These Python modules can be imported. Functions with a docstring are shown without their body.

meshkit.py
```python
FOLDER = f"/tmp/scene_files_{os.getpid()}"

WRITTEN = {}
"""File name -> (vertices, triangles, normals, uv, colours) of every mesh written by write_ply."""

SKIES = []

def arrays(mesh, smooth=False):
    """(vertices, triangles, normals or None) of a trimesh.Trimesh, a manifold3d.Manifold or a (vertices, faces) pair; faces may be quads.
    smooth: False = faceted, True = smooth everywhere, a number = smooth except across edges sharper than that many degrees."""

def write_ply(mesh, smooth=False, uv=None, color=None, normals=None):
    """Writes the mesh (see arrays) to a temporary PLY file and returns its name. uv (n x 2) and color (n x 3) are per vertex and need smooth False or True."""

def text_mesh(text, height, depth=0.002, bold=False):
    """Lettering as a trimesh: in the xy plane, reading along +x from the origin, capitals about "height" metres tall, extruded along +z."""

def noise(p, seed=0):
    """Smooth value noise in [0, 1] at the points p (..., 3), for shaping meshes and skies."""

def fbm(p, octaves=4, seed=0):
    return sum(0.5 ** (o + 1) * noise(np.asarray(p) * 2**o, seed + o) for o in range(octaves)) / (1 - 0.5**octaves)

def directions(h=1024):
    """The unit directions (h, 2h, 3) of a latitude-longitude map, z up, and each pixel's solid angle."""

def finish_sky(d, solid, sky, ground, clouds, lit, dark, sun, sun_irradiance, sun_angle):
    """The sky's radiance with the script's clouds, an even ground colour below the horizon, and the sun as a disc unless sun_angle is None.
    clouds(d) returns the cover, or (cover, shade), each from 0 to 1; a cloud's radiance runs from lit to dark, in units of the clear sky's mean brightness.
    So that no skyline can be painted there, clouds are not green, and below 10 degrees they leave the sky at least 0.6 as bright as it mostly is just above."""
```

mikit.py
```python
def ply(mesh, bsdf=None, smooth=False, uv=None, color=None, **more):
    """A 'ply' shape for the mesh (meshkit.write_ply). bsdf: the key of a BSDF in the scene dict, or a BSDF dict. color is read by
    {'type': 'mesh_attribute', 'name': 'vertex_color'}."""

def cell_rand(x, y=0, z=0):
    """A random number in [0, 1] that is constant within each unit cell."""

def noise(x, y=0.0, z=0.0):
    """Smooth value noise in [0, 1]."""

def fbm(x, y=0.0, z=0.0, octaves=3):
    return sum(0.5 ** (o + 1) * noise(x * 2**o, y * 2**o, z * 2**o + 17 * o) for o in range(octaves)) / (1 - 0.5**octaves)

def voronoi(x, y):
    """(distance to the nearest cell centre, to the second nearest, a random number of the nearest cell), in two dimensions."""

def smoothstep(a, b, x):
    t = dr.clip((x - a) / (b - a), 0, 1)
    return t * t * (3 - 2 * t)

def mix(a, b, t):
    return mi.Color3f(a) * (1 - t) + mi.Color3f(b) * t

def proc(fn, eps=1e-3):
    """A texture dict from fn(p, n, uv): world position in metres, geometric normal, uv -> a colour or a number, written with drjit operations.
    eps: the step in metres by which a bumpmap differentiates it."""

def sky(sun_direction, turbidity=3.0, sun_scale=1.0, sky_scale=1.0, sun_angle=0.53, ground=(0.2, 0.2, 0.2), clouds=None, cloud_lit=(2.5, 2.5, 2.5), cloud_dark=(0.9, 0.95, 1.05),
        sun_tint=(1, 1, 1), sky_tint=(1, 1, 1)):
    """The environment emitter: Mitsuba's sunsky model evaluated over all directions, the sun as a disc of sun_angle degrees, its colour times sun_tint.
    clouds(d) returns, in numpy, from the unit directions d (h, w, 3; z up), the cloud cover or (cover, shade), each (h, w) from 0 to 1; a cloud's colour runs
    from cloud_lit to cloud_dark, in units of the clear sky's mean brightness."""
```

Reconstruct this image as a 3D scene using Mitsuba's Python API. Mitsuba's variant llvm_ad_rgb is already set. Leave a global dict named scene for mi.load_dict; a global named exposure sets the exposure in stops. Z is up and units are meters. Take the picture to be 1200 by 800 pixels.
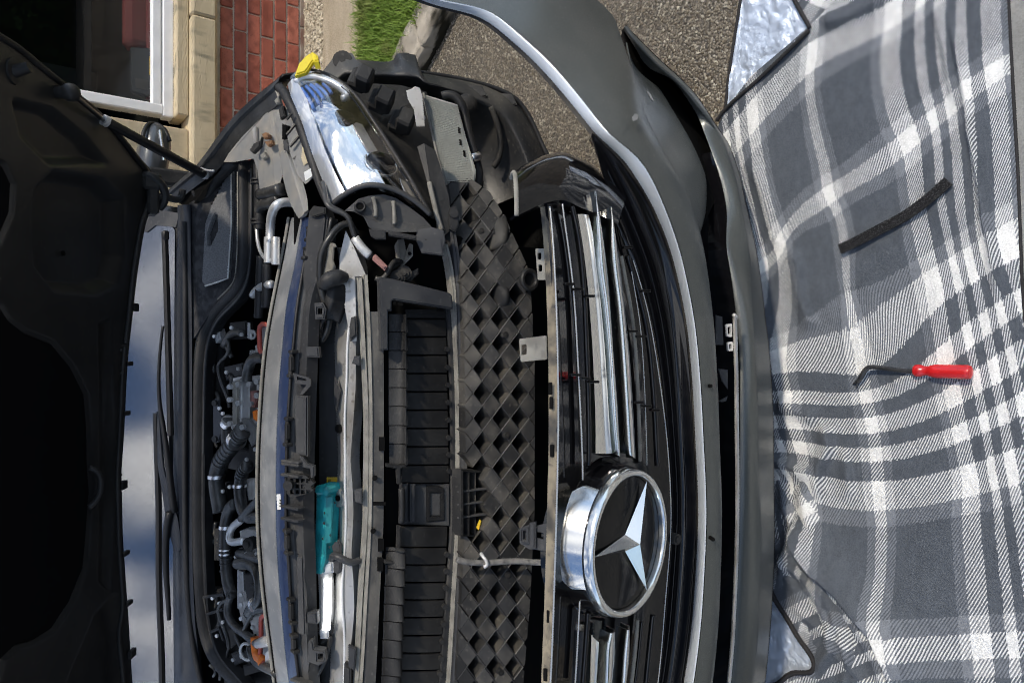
import math, random
import numpy as np, trimesh, mitsuba as mi, drjit as dr
import shapely, shapely.geometry as sg
import manifold3d as m3
from scipy.interpolate import PchipInterpolator, CubicSpline, RBFInterpolator
import mikit, meshkit
from mikit import proc, noise, fbm, voronoi, cell_rand, smoothstep, mix

random.seed(7)
rng = np.random.default_rng(7)
T4 = mi.ScalarTransform4f

# ------------------------------------------------------------------ camera, sky, exposure
PITCH = math.radians(37.0)
FOCAL = 832.0                                        # in photograph pixels (1200 wide)
EYE = np.array([0.35, 0.0, 1.6])
FWD = np.array([0, math.cos(PITCH), -math.sin(PITCH)])
UPV = np.array([0, math.sin(PITCH), math.cos(PITCH)])
RGT = np.array([1.0, 0, 0])
scene = {"type": "scene"}
scene["camera"] = {"type": "perspective", "fov": 2 * math.degrees(math.atan(600 / FOCAL)), "fov_axis": "x",
                   "near_clip": 0.05, "far_clip": 500.0,
                   "to_world": T4().look_at(origin=EYE.tolist(), target=(EYE + FWD).tolist(), up=[1, 0, 0])}


def sky_clouds(d):
    q = d / np.maximum(d[..., 2:3], 0.12)
    q = q + .35 * np.stack([meshkit.fbm(q * [2.0, 2.0, 0] + k, 3, 31 + k) - .5 for k in (0, 1, 2)], -1)
    n = meshkit.fbm(q * np.array([8.5, 6.5, 0.0]) + 3.7, 7, 5) + .16 * (meshkit.fbm(q * 1.1 + 1.3, 3, 15) - .5)
    c = np.clip((n - 0.51) / 0.11, 0, 1)
    sh = np.clip((meshkit.fbm(q * np.array([4.4, 4.4, 0]) + 9.1, 5, 11) - 0.44) / 0.25, 0, 1)
    return c * 0.92, sh * 0.7


SUN = (0.52, -0.30, 0.80)
scene["sky"] = mikit.sky(SUN, turbidity=3, sun_scale=0.43, sun_angle=4.0, sun_tint=(.93, 1.0, 1.10), clouds=sky_clouds, cloud_lit=(3.7, 3.7, 3.7), cloud_dark=(1.6, 1.68, 1.8))
exposure = 2.25

# ------------------------------------------------------------------ helpers
labels = {}
used = set()


def numbered(key):
    k, i = key, 0
    while k in used:
        i += 1
        k = f"{key}_{i:03d}"
    used.add(k)
    return k


def thing(name, label, category, group=None):
    k = numbered(name)
    labels[k] = {"label": label, "category": category}
    if group:
        labels[k]["group"] = group
    return k


def add(name, mesh, bsdf, parent=None, smooth=False, label=None, kind=None, uv=None, **more):
    k = numbered((parent + "__" if parent else "") + name)
    if isinstance(mesh, (list,)):
        mesh = join(mesh)
    scene[k] = mikit.ply(mesh, bsdf, smooth=smooth, uv=uv, **more)
    if label or kind:
        labels[k] = {}
        if label:
            labels[k]["label"] = label
        if kind:
            labels[k]["kind"] = kind
    return k


def tm(mesh):
    if hasattr(mesh, "to_mesh"):
        m = mesh.to_mesh()
        return trimesh.Trimesh(np.array(m.vert_properties[:, :3]), np.array(m.tri_verts), process=False)
    return mesh


def join(parts):
    return trimesh.util.concatenate([tm(p) for p in parts])


def at(px, py, y=None, z=None):
    d = FWD + RGT * (400 - py) / FOCAL + UPV * (600 - px) / FOCAL
    t = y / d[1] if y is not None else (z - EYE[2]) / d[2]
    return EYE + d * t


def at_plane(px, py, p0, n):
    d = FWD + RGT * (400 - py) / FOCAL + UPV * (600 - px) / FOCAL
    return EYE + d * (np.dot(np.asarray(p0) - EYE, n) / np.dot(d, n))


def on(fn, px, py, off=0.0):
    """the point of the surface y = fn(x, z) + off that stands at this spot of the photograph"""
    ys = np.linspace(.45, 1.75, 261)
    d = FWD + RGT * (400 - py) / FOCAL + UPV * (600 - px) / FOCAL
    P = EYE + d * (ys / d[1])[:, None]
    g = ys - np.array([fn(q[0], q[2]) + off for q in P])
    k = np.nonzero((g[:-1] <= 0) & (g[1:] > 0))[0]
    if len(k):
        k = k[0]
        y = ys[k] + (ys[k + 1] - ys[k]) * g[k] / (g[k] - g[k + 1])
    else:
        y = ys[np.argmin(np.abs(g))] if g.max() < 0 else ys[0]
    return at(px, py, y=y)


def W(L):
    """list of (px, py, y) -> world points"""
    return np.array([at(a, b, y=c) for a, b, c in L])


def spline(P, n, k=3):
    P = np.asarray(P, float)
    if len(P) == 1:
        return np.repeat(P, n, 0)
    t = np.concatenate([[0], np.cumsum(np.maximum(np.linalg.norm(np.diff(P, axis=0), axis=1), 1e-6))])
    s = np.linspace(0, t[-1], n)
    if k == 1 or len(P) == 2:
        return np.stack([np.interp(s, t, P[:, i]) for i in range(P.shape[1])], 1)
    return PchipInterpolator(t, P, axis=0)(s)


def grid_mesh(V, thick=0.0, toward=None, wrap=False):
    """V (R, C, 3) grid -> Trimesh; with thick, a closed shell whose back is offset away from the eye (or from toward)"""
    V = np.asarray(V, float)
    r, c = V.shape[:2]
    idx = np.arange(r * c).reshape(r, c)
    a, b, e, d = idx[:-1, :-1].ravel(), idx[1:, :-1].ravel(), idx[1:, 1:].ravel(), idx[:-1, 1:].ravel()
    f = np.vstack([np.c_[a, b, e], np.c_[a, e, d]])
    if wrap:
        a, b, e, d = idx[:-1, -1].ravel(), idx[1:, -1].ravel(), idx[1:, 0].ravel(), idx[:-1, 0].ravel()
        f = np.vstack([f, np.c_[a, b, e], np.c_[a, e, d]])
    v = V.reshape(-1, 3)
    fn = np.cross(v[f[:, 1]] - v[f[:, 0]], v[f[:, 2]] - v[f[:, 0]])
    ctr = v[f].mean(1)
    if np.sum(fn * ((EYE if toward is None else np.asarray(toward)) - ctr)) < 0:
        f = f[:, ::-1]
        fn = -fn
    if thick <= 0:
        return trimesh.Trimesh(v, f, process=False)
    n = np.zeros_like(v)
    for k in range(3):
        np.add.at(n, f[:, k], fn)
    n /= np.linalg.norm(n, axis=1, keepdims=True) + 1e-12
    w = v - n * thick
    N = len(v)
    border = np.concatenate([idx[0, :], idx[1:, -1], idx[-1, -2::-1], idx[-2:0:-1, 0]]) if not wrap else None
    F2 = [f, f[:, ::-1] + N]
    if border is not None:
        nb = np.roll(border, -1)
        s = np.vstack([np.c_[border, nb, nb + N], np.c_[border, nb + N, border + N]])
        # orient the rim to match
        mid = v.mean(0)
        q = np.vstack([v, w])
        cr = np.cross(q[s[:, 1]] - q[s[:, 0]], q[s[:, 2]] - q[s[:, 0]])
        if np.sum(cr * (q[s].mean(1) - mid)) < 0:
            s = s[:, ::-1]
        F2.append(s)
    return trimesh.Trimesh(np.vstack([v, w]), np.vstack(F2), process=False)


def surf(rows, nr=24, nc=12, kr=3, kc=3, thick=0.003, **kw):
    """rows: lists of world points, same count in each; splined along each row (nc) and across rows (nr)"""
    rows = [spline(r, nc, kc) for r in rows]
    A = np.array(rows)
    V = np.stack([spline(A[:, j], nr, kr) for j in range(nc)], 1)
    return grid_mesh(V, thick, **kw)


def band(cols, nr=40, thick=0.003, kr=3, sub=1, **kw):
    """cols: several polylines of world points that run ALONG the band; straight facets between them (sharp creases)"""
    L = [spline(c, nr, kr) for c in cols]
    if sub > 1:
        M = []
        for a, b in zip(L[:-1], L[1:]):
            for s in range(sub):
                M.append(a + (b - a) * s / sub)
        L = M + [L[-1]]
    return grid_mesh(np.stack(L, 1), thick, **kw)


def tube(P, r, n=10, m=None, k=3, cap=True):
    P = np.asarray(P, float)
    if m is None:
        m = max(2, 6 * (len(P) - 1)) if (k == 3 and len(P) > 2) else len(P)
    if k == 3 and len(P) > 2:
        C = spline3(P, m)
    else:
        C = spline(P, m, 1) if m != len(P) else P
    rr = np.interp(np.linspace(0, 1, len(C)), np.linspace(0, 1, np.size(r)), np.atleast_1d(r)) if np.size(r) > 1 else np.full(len(C), float(r))
    t = np.gradient(C, axis=0)
    t /= np.linalg.norm(t, axis=1, keepdims=True) + 1e-12
    a = np.cross(t[0], [0.31, 0.22, 0.93])
    a /= np.linalg.norm(a)
    rings = []
    for i in range(len(C)):
        a = a - t[i] * np.dot(a, t[i])
        a /= np.linalg.norm(a) + 1e-12
        b = np.cross(t[i], a)
        ph = np.linspace(0, 2 * np.pi, n, endpoint=False)
        rings.append(C[i] + rr[i] * (np.cos(ph)[:, None] * a + np.sin(ph)[:, None] * b))
    V = np.array(rings).reshape(-1, 3)
    R_ = len(C)
    idx = np.arange(R_ * n).reshape(R_, n)
    q = np.roll(idx, -1, 1)
    f = np.vstack([np.c_[idx[:-1].ravel(), q[:-1].ravel(), q[1:].ravel()], np.c_[idx[:-1].ravel(), q[1:].ravel(), idx[1:].ravel()]])
    if cap:
        V = np.vstack([V, C[0], C[-1]])
        f = np.vstack([f, np.c_[q[0], idx[0], np.full(n, R_ * n)], np.c_[idx[-1], q[-1], np.full(n, R_ * n + 1)]])
    return trimesh.Trimesh(V, f, process=False)


def spline3(P, m):
    P = np.asarray(P, float)
    t = np.concatenate([[0], np.cumsum(np.maximum(np.linalg.norm(np.diff(P, axis=0), axis=1), 1e-6) ** 0.7)])
    return CubicSpline(t, P, axis=0)(np.linspace(0, t[-1], m))


def hull(P):
    return trimesh.convex.convex_hull(np.asarray(P, float))


def box(c, size, R=None, b=0.002):
    sx, sy, sz = np.array(size) / 2
    b = min(b, sx * .8, sy * .8, sz * .8)
    P = []
    for i in (-1, 1):
        for j in (-1, 1):
            for k in (-1, 1):
                P += [(i * (sx - b), j * (sy - b), k * sz), (i * (sx - b), j * sy, k * (sz - b)), (i * sx, j * (sy - b), k * (sz - b))]
    P = np.array(P)
    if R is not None:
        P = P @ np.asarray(R).T
    return hull(P + np.asarray(c))


def rotm(axis, deg):
    return trimesh.transformations.rotation_matrix(math.radians(deg), axis)[:3, :3]


def frame(n):
    n = np.asarray(n, float) / np.linalg.norm(n)
    e1 = np.array([1.0, 0, 0]) if abs(n[0]) < .9 else np.array([0, 0, 1.0])
    e1 = e1 - n * np.dot(e1, n)
    e1 /= np.linalg.norm(e1)
    return e1, np.cross(n, e1), n


def rounded(poly, r, inner=True):
    p = poly.buffer(-r, join_style=2).buffer(r, quad_segs=4) if inner else poly
    return p if not p.is_empty else poly


def plate(poly, y=None, n=(0, -1, 0), p0=None, thick=0.004, bevel=0.0, holes=(), rnd=0.0, back=0.0):
    """polygon given by its corners in the photograph, cut from a sheet through p0 (or through y at its first corner) with
    normal n towards the viewer; the sheet is thick behind that plane"""
    if p0 is None:
        p0 = at(poly[0][0], poly[0][1], y=y)
    p0 = np.asarray(p0, float)
    e1, e2, n = frame(n)
    flat = lambda L: [((q - p0) @ e1, (q - p0) @ e2) for q in (at_plane(a, b, p0, n) for a, b in L)]
    g = sg.Polygon(flat(poly)).buffer(0)
    if rnd:
        g = rounded(g, rnd)
    for h in holes:
        hg = sg.Polygon(flat(h)).buffer(0)
        g = g.difference(rounded(hg, rnd) if rnd else hg)
    return slab(g, p0, (e1, e2, n), thick, bevel, back)


def slab(g, p0, fr, thick, bevel=0.0, back=0.0):
    e1, e2, n = fr
    out = []
    for q in getattr(g, "geoms", [g]):
        if q.is_empty or q.area < 1e-8:
            continue
        m = trimesh.creation.extrude_polygon(q, thick - bevel, engine="earcut")
        m.apply_translation([0, 0, -thick - back])
        out.append(m)
        if bevel > 0:
            for q2 in getattr(q.buffer(-bevel, join_style=2), "geoms", [q.buffer(-bevel, join_style=2)]):
                if not q2.is_empty and q2.area > 1e-8:
                    m2 = trimesh.creation.extrude_polygon(q2, thick - 0.0004, engine="earcut")
                    m2.apply_translation([0, 0, -thick + 0.0004 - back])
                    out.append(m2)
    M = np.eye(4)
    M[:3, 0], M[:3, 1], M[:3, 2], M[:3, 3] = e1, e2, n, p0
    m = join(out)
    m.apply_transform(M)
    return m


def cyl(a, b, r, n=16, r2=None):
    return tube(np.array([a, b]), [r, r if r2 is None else r2], n=n, k=1, m=2)


def px_disc(px, py, y, r, thick, n=(0, -1, 0), seg=20):
    c = at(px, py, y=y)
    n = np.asarray(n, float) / np.linalg.norm(n)
    return cyl(c - n * thick, c, r, seg)


def bolt(px, py, y, r=0.007, n=(0, -1, 0.2)):
    c = at(px, py, y=y)
    n = np.asarray(n, float) / np.linalg.norm(n)
    return join([cyl(c - n * .004, c, r * 1.5, 14), cyl(c, c + n * r * .8, r, 6)])


def away(P, d):
    v = np.asarray(P) - EYE
    return P + v / np.linalg.norm(v, axis=-1, keepdims=True) * d


# ------------------------------------------------------------------ materials
def mat(name, **kw):
    scene[name] = {"type": "twosided", "bsdf": kw} if kw["type"] != "dielectric" else kw
    return name


def rgb(*c):
    return {"type": "rgb", "value": list(c)}


def dusty(base, dust, amount=0.5, scale=9.0, seed=0.0, lo=0.35, hi=0.75):
    """a base colour with patches of road dust, in world space"""
    def fn(p, n, uv):
        q = fbm(p.x * scale + seed, p.y * scale + 3.1, p.z * scale, 4)
        q2 = noise(p.x * 140 + seed, p.y * 140, p.z * 140)
        t = smoothstep(lo, hi, q) * amount + smoothstep(.72, .95, q2) * amount * .5
        return mix(base, dust, t)
    return proc(fn)


def rough_var(a, b, scale=14.0, seed=0.0):
    return proc(lambda p, n, uv: a + (b - a) * fbm(p.x * scale + seed, p.y * scale, p.z * scale, 3))


DUST = (.15, .145, .135)
_pd = lambda p, n, uv: mix((.100, .109, .106), (.17, .17, .165), smoothstep(.45, .85, fbm(p.x * 13 + 2.2, p.y * 13 + 3.1, p.z * 13, 4)) * .25 + smoothstep(.8, .97, noise(p.x * 190, p.y * 190, p.z * 190)) * .35) * mi.Float(.86 + .28 * cell_rand(p.x * 1400, p.y * 1400, p.z * 1400))
paint_flake = proc(_pd)
mat("m_black_plastic", type="principled", base_color=dusty((.015, .015, .0155), DUST, .16), roughness=rough_var(.4, .62), specular=.35)
mat("m_dusty_plastic", type="principled", base_color=dusty((.020, .020, .0205), (.16, .15, .13), .34, 13, 4.0, .38, .85), roughness=rough_var(.5, .75), specular=.25)
for i_, (b_, s_) in enumerate(((.015, 1.0), (.024, 2.0), (.033, 3.0))):
    mat(f"m_pad_{i_}", type="principled", base_color=dusty((b_, b_, b_ * 1.01), (.17, .155, .13), .45, 17, 4.0 + s_, .36, .82), roughness=rough_var(.5, .75), specular=.25)
mat("m_grey_plastic", type="principled", base_color=dusty((.032, .033, .036), DUST, .36, 8, 2.0), roughness=rough_var(.4, .6), specular=.4)
mat("m_cream_dirt", type="principled", base_color=dusty((.26, .25, .22), (.10, .095, .085), .6, 40, 1.0, .35, .8), roughness=.75, specular=.25)
mat("m_dirt_rail", type="principled", base_color=dusty((.27, .23, .165), (.05, .05, .05), .9, 34, 8.0, .35, .7), roughness=.8, specular=.2)
mat("m_gloss_black", type="principled", base_color=dusty((.003, .003, .004), (.08, .08, .08), .04, 40, 3.0, .5, .85), roughness=.05, specular=.45, clearcoat=.3, clearcoat_gloss=.97)
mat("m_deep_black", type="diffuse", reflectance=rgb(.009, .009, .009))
mat("m_badge_face", type="principled", base_color=rgb(.004, .004, .0045), roughness=.06, specular=.28)
mat("m_rubber", type="principled", base_color=dusty((.012, .012, .013), (.07, .07, .07), .25, 10, 5.0), roughness=rough_var(.42, .65), specular=.4)
mat("m_chrome", type="roughconductor", material="Ag", alpha=.03, distribution="ggx")
scene["m_chrome"]["bsdf"]["specular_reflectance"] = rgb(.86, .88, .90)
mat("m_silver", type="roughconductor", material="Ag", alpha=.025, distribution="ggx")
mat("m_edge_trim", type="principled", base_color=rgb(.62, .67, .72), metallic=.35, roughness=.33, specular=.5)
mat("m_alu", type="principled", base_color=dusty((.60, .60, .59), (.30, .28, .25), .7, 12, 6.0), metallic=.75, roughness=rough_var(.3, .5))
mat("m_cast_alu", type="principled", base_color=dusty((.72, .72, .71), (.36, .34, .30), .6, 20, 6.5), metallic=.35, roughness=.5)
mat("m_beam", type="principled", base_color=dusty((.50, .495, .48), (.24, .22, .19), .9, 14, 7.0, .35, .8), metallic=.6, roughness=rough_var(.34, .5))
mat("m_trim_dusty", type="principled", base_color=dusty((.075, .073, .070), (.20, .185, .16), .6, 15, 2.0), roughness=.6, specular=.3)
mat("m_paint", type="principled", base_color=paint_flake, metallic=.5, roughness=rough_var(.30, .38, 6.0), specular=.5, clearcoat=.3, clearcoat_gloss=.8)
mat("m_navy", type="principled", base_color=dusty((.022, .036, .085), (.14, .14, .14), .35, 24, 1.5, .45, .85), roughness=rough_var(.22, .38), specular=.5, clearcoat=.4)
mat("m_panel_top", type="principled", base_color=dusty((.19, .197, .205), (.38, .38, .37), .5, 18, 1.2), metallic=.2, roughness=rough_var(.24, .40), specular=.5, clearcoat=.35)  # grey base stands in for white sky reflected on navy paint; scuffs reuse it
mat("m_fender_in", type="principled", base_color=dusty((.20, .20, .195), (.33, .29, .23), .6, 18, 2.2), roughness=.55, specular=.4)
mat("m_underbody", type="principled", base_color=dusty((.016, .0165, .017), (.030, .030, .030), .5, 5, 2.9), roughness=rough_var(.30, .42), specular=.5, clearcoat=.3)
mat("m_felt", type="principled", base_color=dusty((.028, .028, .030), (.075, .075, .078), .6, 60, 2.9), roughness=.9, specular=.2)
mat("m_hose", type="principled", base_color=dusty((.020, .020, .020), (.13, .125, .115), .45, 15, 8.2), roughness=rough_var(.3, .5), specular=.55)
mat("m_orange", type="principled", base_color=rgb(.80, .20, .03), roughness=.45)
mat("m_red_gasket", type="principled", base_color=rgb(.42, .08, .055), roughness=.5)
mat("m_red_handle", type="principled", base_color=dusty((.62, .012, .014), (.45, .01, .012), .5, 30, 1.0), roughness=.22, specular=.6, clearcoat=.6, clearcoat_gloss=.9)
mat("m_tool_steel", type="principled", base_color=dusty((.03, .03, .032), (.12, .12, .12), .5, 50, 1.0), metallic=.4, roughness=.4)
mat("m_teal", type="principled", base_color=dusty((.015, .30, .33), (.01, .12, .13), .6, 40, 1.0, .4, .8), roughness=.35, specular=.5, clearcoat=.3)
mat("m_yellow", type="principled", base_color=dusty((.68, .55, .02), (.45, .35, .02), .4, 30, 1.0), roughness=.5)
mat("m_label_yellow", type="principled", base_color=rgb(.72, .47, .03), roughness=.4)
mat("m_label_white", type="principled", base_color=rgb(.74, .74, .71), roughness=.4)
mat("m_ink", type="diffuse", reflectance=rgb(.02, .02, .02))
mat("m_ink_red", type="diffuse", reflectance=rgb(.4, .03, .03))
mat("m_connector", type="principled", base_color=dusty((.30, .14, .12), (.16, .08, .07), .7, 50, 1.0), roughness=.6)
mat("m_velcro", type="principled", base_color=proc(lambda p, n, uv: mix((.012, .012, .013), (.07, .07, .072), smoothstep(.55, .9, noise(p.x * 900, p.y * 900, 2.0)))), roughness=.95, specular=.15)
mat("m_white_frame", type="principled", base_color=dusty((.78, .78, .78), (.5, .5, .5), .25, 12, 1.0), roughness=.35)
mat("m_red_curtain", type="principled", base_color=rgb(.10, .016, .014), roughness=.8)
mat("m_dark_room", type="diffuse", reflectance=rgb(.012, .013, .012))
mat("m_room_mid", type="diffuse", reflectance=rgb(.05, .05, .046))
mat("m_black_box", type="principled", base_color=rgb(.02, .024, .026), roughness=.35)
mat("m_binding", type="principled", base_color=rgb(.018, .017, .018), roughness=.8)
mat("m_lamp_clear", type="principled", base_color=rgb(.75, .77, .77), roughness=.15, specular=.6)
mat("m_blue_strip", type="principled", base_color=rgb(.03, .12, .42), roughness=.12, clearcoat=1.0)
mat("m_steel_clamp", type="roughconductor", material="Al", alpha=.18)
mat("m_wiper", type="principled", base_color=rgb(.006, .006, .007), roughness=.45, specular=.4)
scene["m_reflector"] = {"type": "twosided", "bsdf": {"type": "bumpmap", "arbitrary": proc(lambda p, n, uv: fbm(p.x * 26 + 40, p.y * 26, p.z * 40, 3), eps=1e-3), "scale": .0013,
                        "bsdf": {"type": "roughconductor", "material": "Ag", "alpha": .03, "specular_reflectance": rgb(.88, .9, .93)}}}
mat("m_ridge_glint", type="principled", base_color=rgb(.75, .75, .74), metallic=.3, roughness=.35)
mat("m_bright_line", type="principled", base_color=rgb(.60, .61, .62), metallic=.8, roughness=.3)
mat("m_light_guide", type="principled", base_color=rgb(.66, .68, .70), roughness=.22, metallic=.55, clearcoat=1.0)
mat("m_liner", type="principled", base_color=dusty((.020, .021, .023), (.13, .12, .10), .5, 7, 3.3), roughness=rough_var(.34, .6), specular=.5)
mat("m_cooler", type="principled", base_color=dusty((.40, .41, .37), (.28, .27, .23), .6, 16, 3.1), metallic=.3, roughness=.6)
mat("m_felt_cable", type="principled", base_color=dusty((.17, .165, .155), (.06, .06, .06), .7, 120, 3.1), roughness=.9)
mat("m_wing", type="principled", base_color=dusty((.010, .011, .013), (.08, .08, .08), .25, 14, 3.1), roughness=.38, specular=.5)
mat("m_rusty", type="principled", base_color=dusty((.30, .16, .07), (.10, .05, .03), .8, 60, 3.1), roughness=.8)
mat("m_duct", type="principled", base_color=dusty((.16, .16, .16), (.24, .23, .2), .6, 20, 3.1), roughness=.6)
mat("m_tag", type="principled", base_color=rgb(.56, .47, .30), roughness=.6)
mat("m_lid", type="principled", base_color=proc(lambda p, n, uv: mix((.10, .103, .108), (.17, .173, .178), noise(p.x * 420, p.y * 420, 1.0))), roughness=.8, specular=.25)
mat("m_pipe", type="principled", base_color=dusty((.70, .70, .69), (.42, .41, .39), .5, 22, 3.1), metallic=.55, roughness=.32)
mat("m_plate_grey", type="principled", base_color=rgb(.20, .20, .195), metallic=.4, roughness=.5)
mat("m_plate_dark", type="principled", base_color=rgb(.055, .058, .066), metallic=.3, roughness=.5)
mat("m_cowl", type="principled", base_color=dusty((.012, .015, .022), (.05, .05, .05), .3, 10, 1.1), roughness=.35, specular=.5)
mat("m_pad", type="principled", base_color=rgb(.006, .006, .007), roughness=1.0, specular=.05)
mat("m_strut", type="principled", base_color=rgb(.008, .008, .009), roughness=.3, clearcoat=.5)
mat("m_dark_chrome", type="principled", base_color=rgb(.16, .16, .16), metallic=1.0, roughness=.2)
mat("m_teal_dark", type="principled", base_color=rgb(.010, .20, .22), roughness=.5)
scene["m_glass_pane"] = {"type": "thindielectric", "int_ior": 1.28}
scene["m_lens"] = {"type": "thindielectric", "int_ior": 1.7}
scene["m_windscreen"] = {"type": "twosided", "bsdf": {"type": "blendbsdf", "weight": 0.32,
    "a": {"type": "diffuse", "reflectance": rgb(.012, .014, .016)},
    "b": {"type": "roughconductor", "material": "Al", "alpha": .012}}}
scene["m_mirror_shell"] = {"type": "twosided", "bsdf": {"type": "principled", "base_color": rgb(.08, .085, .09), "metallic": .5, "roughness": .25, "clearcoat": 1.0}}

# ------------------------------------------------------------------ the setting: ground
def aggregate(p, n, uv):
    f1, f2, w = voronoi(p.x * 150, p.y * 150)
    stone = mix((.16, .13, .092), (.40, .355, .28), w * w)
    stone = mix(stone, (.13, .115, .095), smoothstep(.75, .9, cell_rand(w * 977.0)))
    big = fbm(p.x * 2.3, p.y * 2.3, 0, 4)
    return mix(stone, (.06, .05, .038), smoothstep(.38, .70, f1) * .9) * mi.Float(.50 + .62 * big)


scene["m_aggregate"] = {"type": "twosided", "bsdf": {"type": "bumpmap", "arbitrary": proc(lambda p, n, uv: 1 - voronoi(p.x * 150, p.y * 150)[0], eps=8e-4), "scale": .004,
                        "bsdf": {"type": "principled", "base_color": proc(aggregate), "roughness": .38, "specular": .5}}}
mat("m_concrete", type="principled", base_color=proc(lambda p, n, uv: mix((.21, .21, .20), (.30, .295, .28), fbm(p.x * 14, p.y * 14, 0, 5)) * mi.Float(.85 + .3 * noise(p.x * 420, p.y * 420))), roughness=.85, specular=.2)
mat("m_path", type="principled", base_color=proc(lambda p, n, uv: mix((.30, .245, .17), (.42, .36, .27), fbm(p.x * 9, p.y * 22, 0, 5)) * mi.Float(.8 + .4 * noise(p.x * 260, p.y * 260))), roughness=.9, specular=.2)
mat("m_soil", type="principled", base_color=proc(lambda p, n, uv: mix((.045, .05, .02), (.12, .1, .05), fbm(p.x * 30, p.y * 30, 0, 3))), roughness=1.0, specular=.1)


def sheet(x0, y0, x1, y1, z, n=2):
    X, Y = np.meshgrid(np.linspace(x0, x1, n), np.linspace(y0, y1, n), indexing="ij")
    return grid_mesh(np.stack([X, Y, np.full_like(X, z)], -1), toward=(0, 0, 9))


add("driveway", sheet(-60, -60, 60, 60, 0.0), "m_aggregate", kind="structure", label="exposed aggregate driveway under the bumper and blanket")
add("pavement", trimesh.creation.box(bounds=[[-3, -3, -.05], [4, .535, .006]]), "m_concrete", kind="structure", label="grey concrete slab at the near edge of the blanket")

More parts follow.
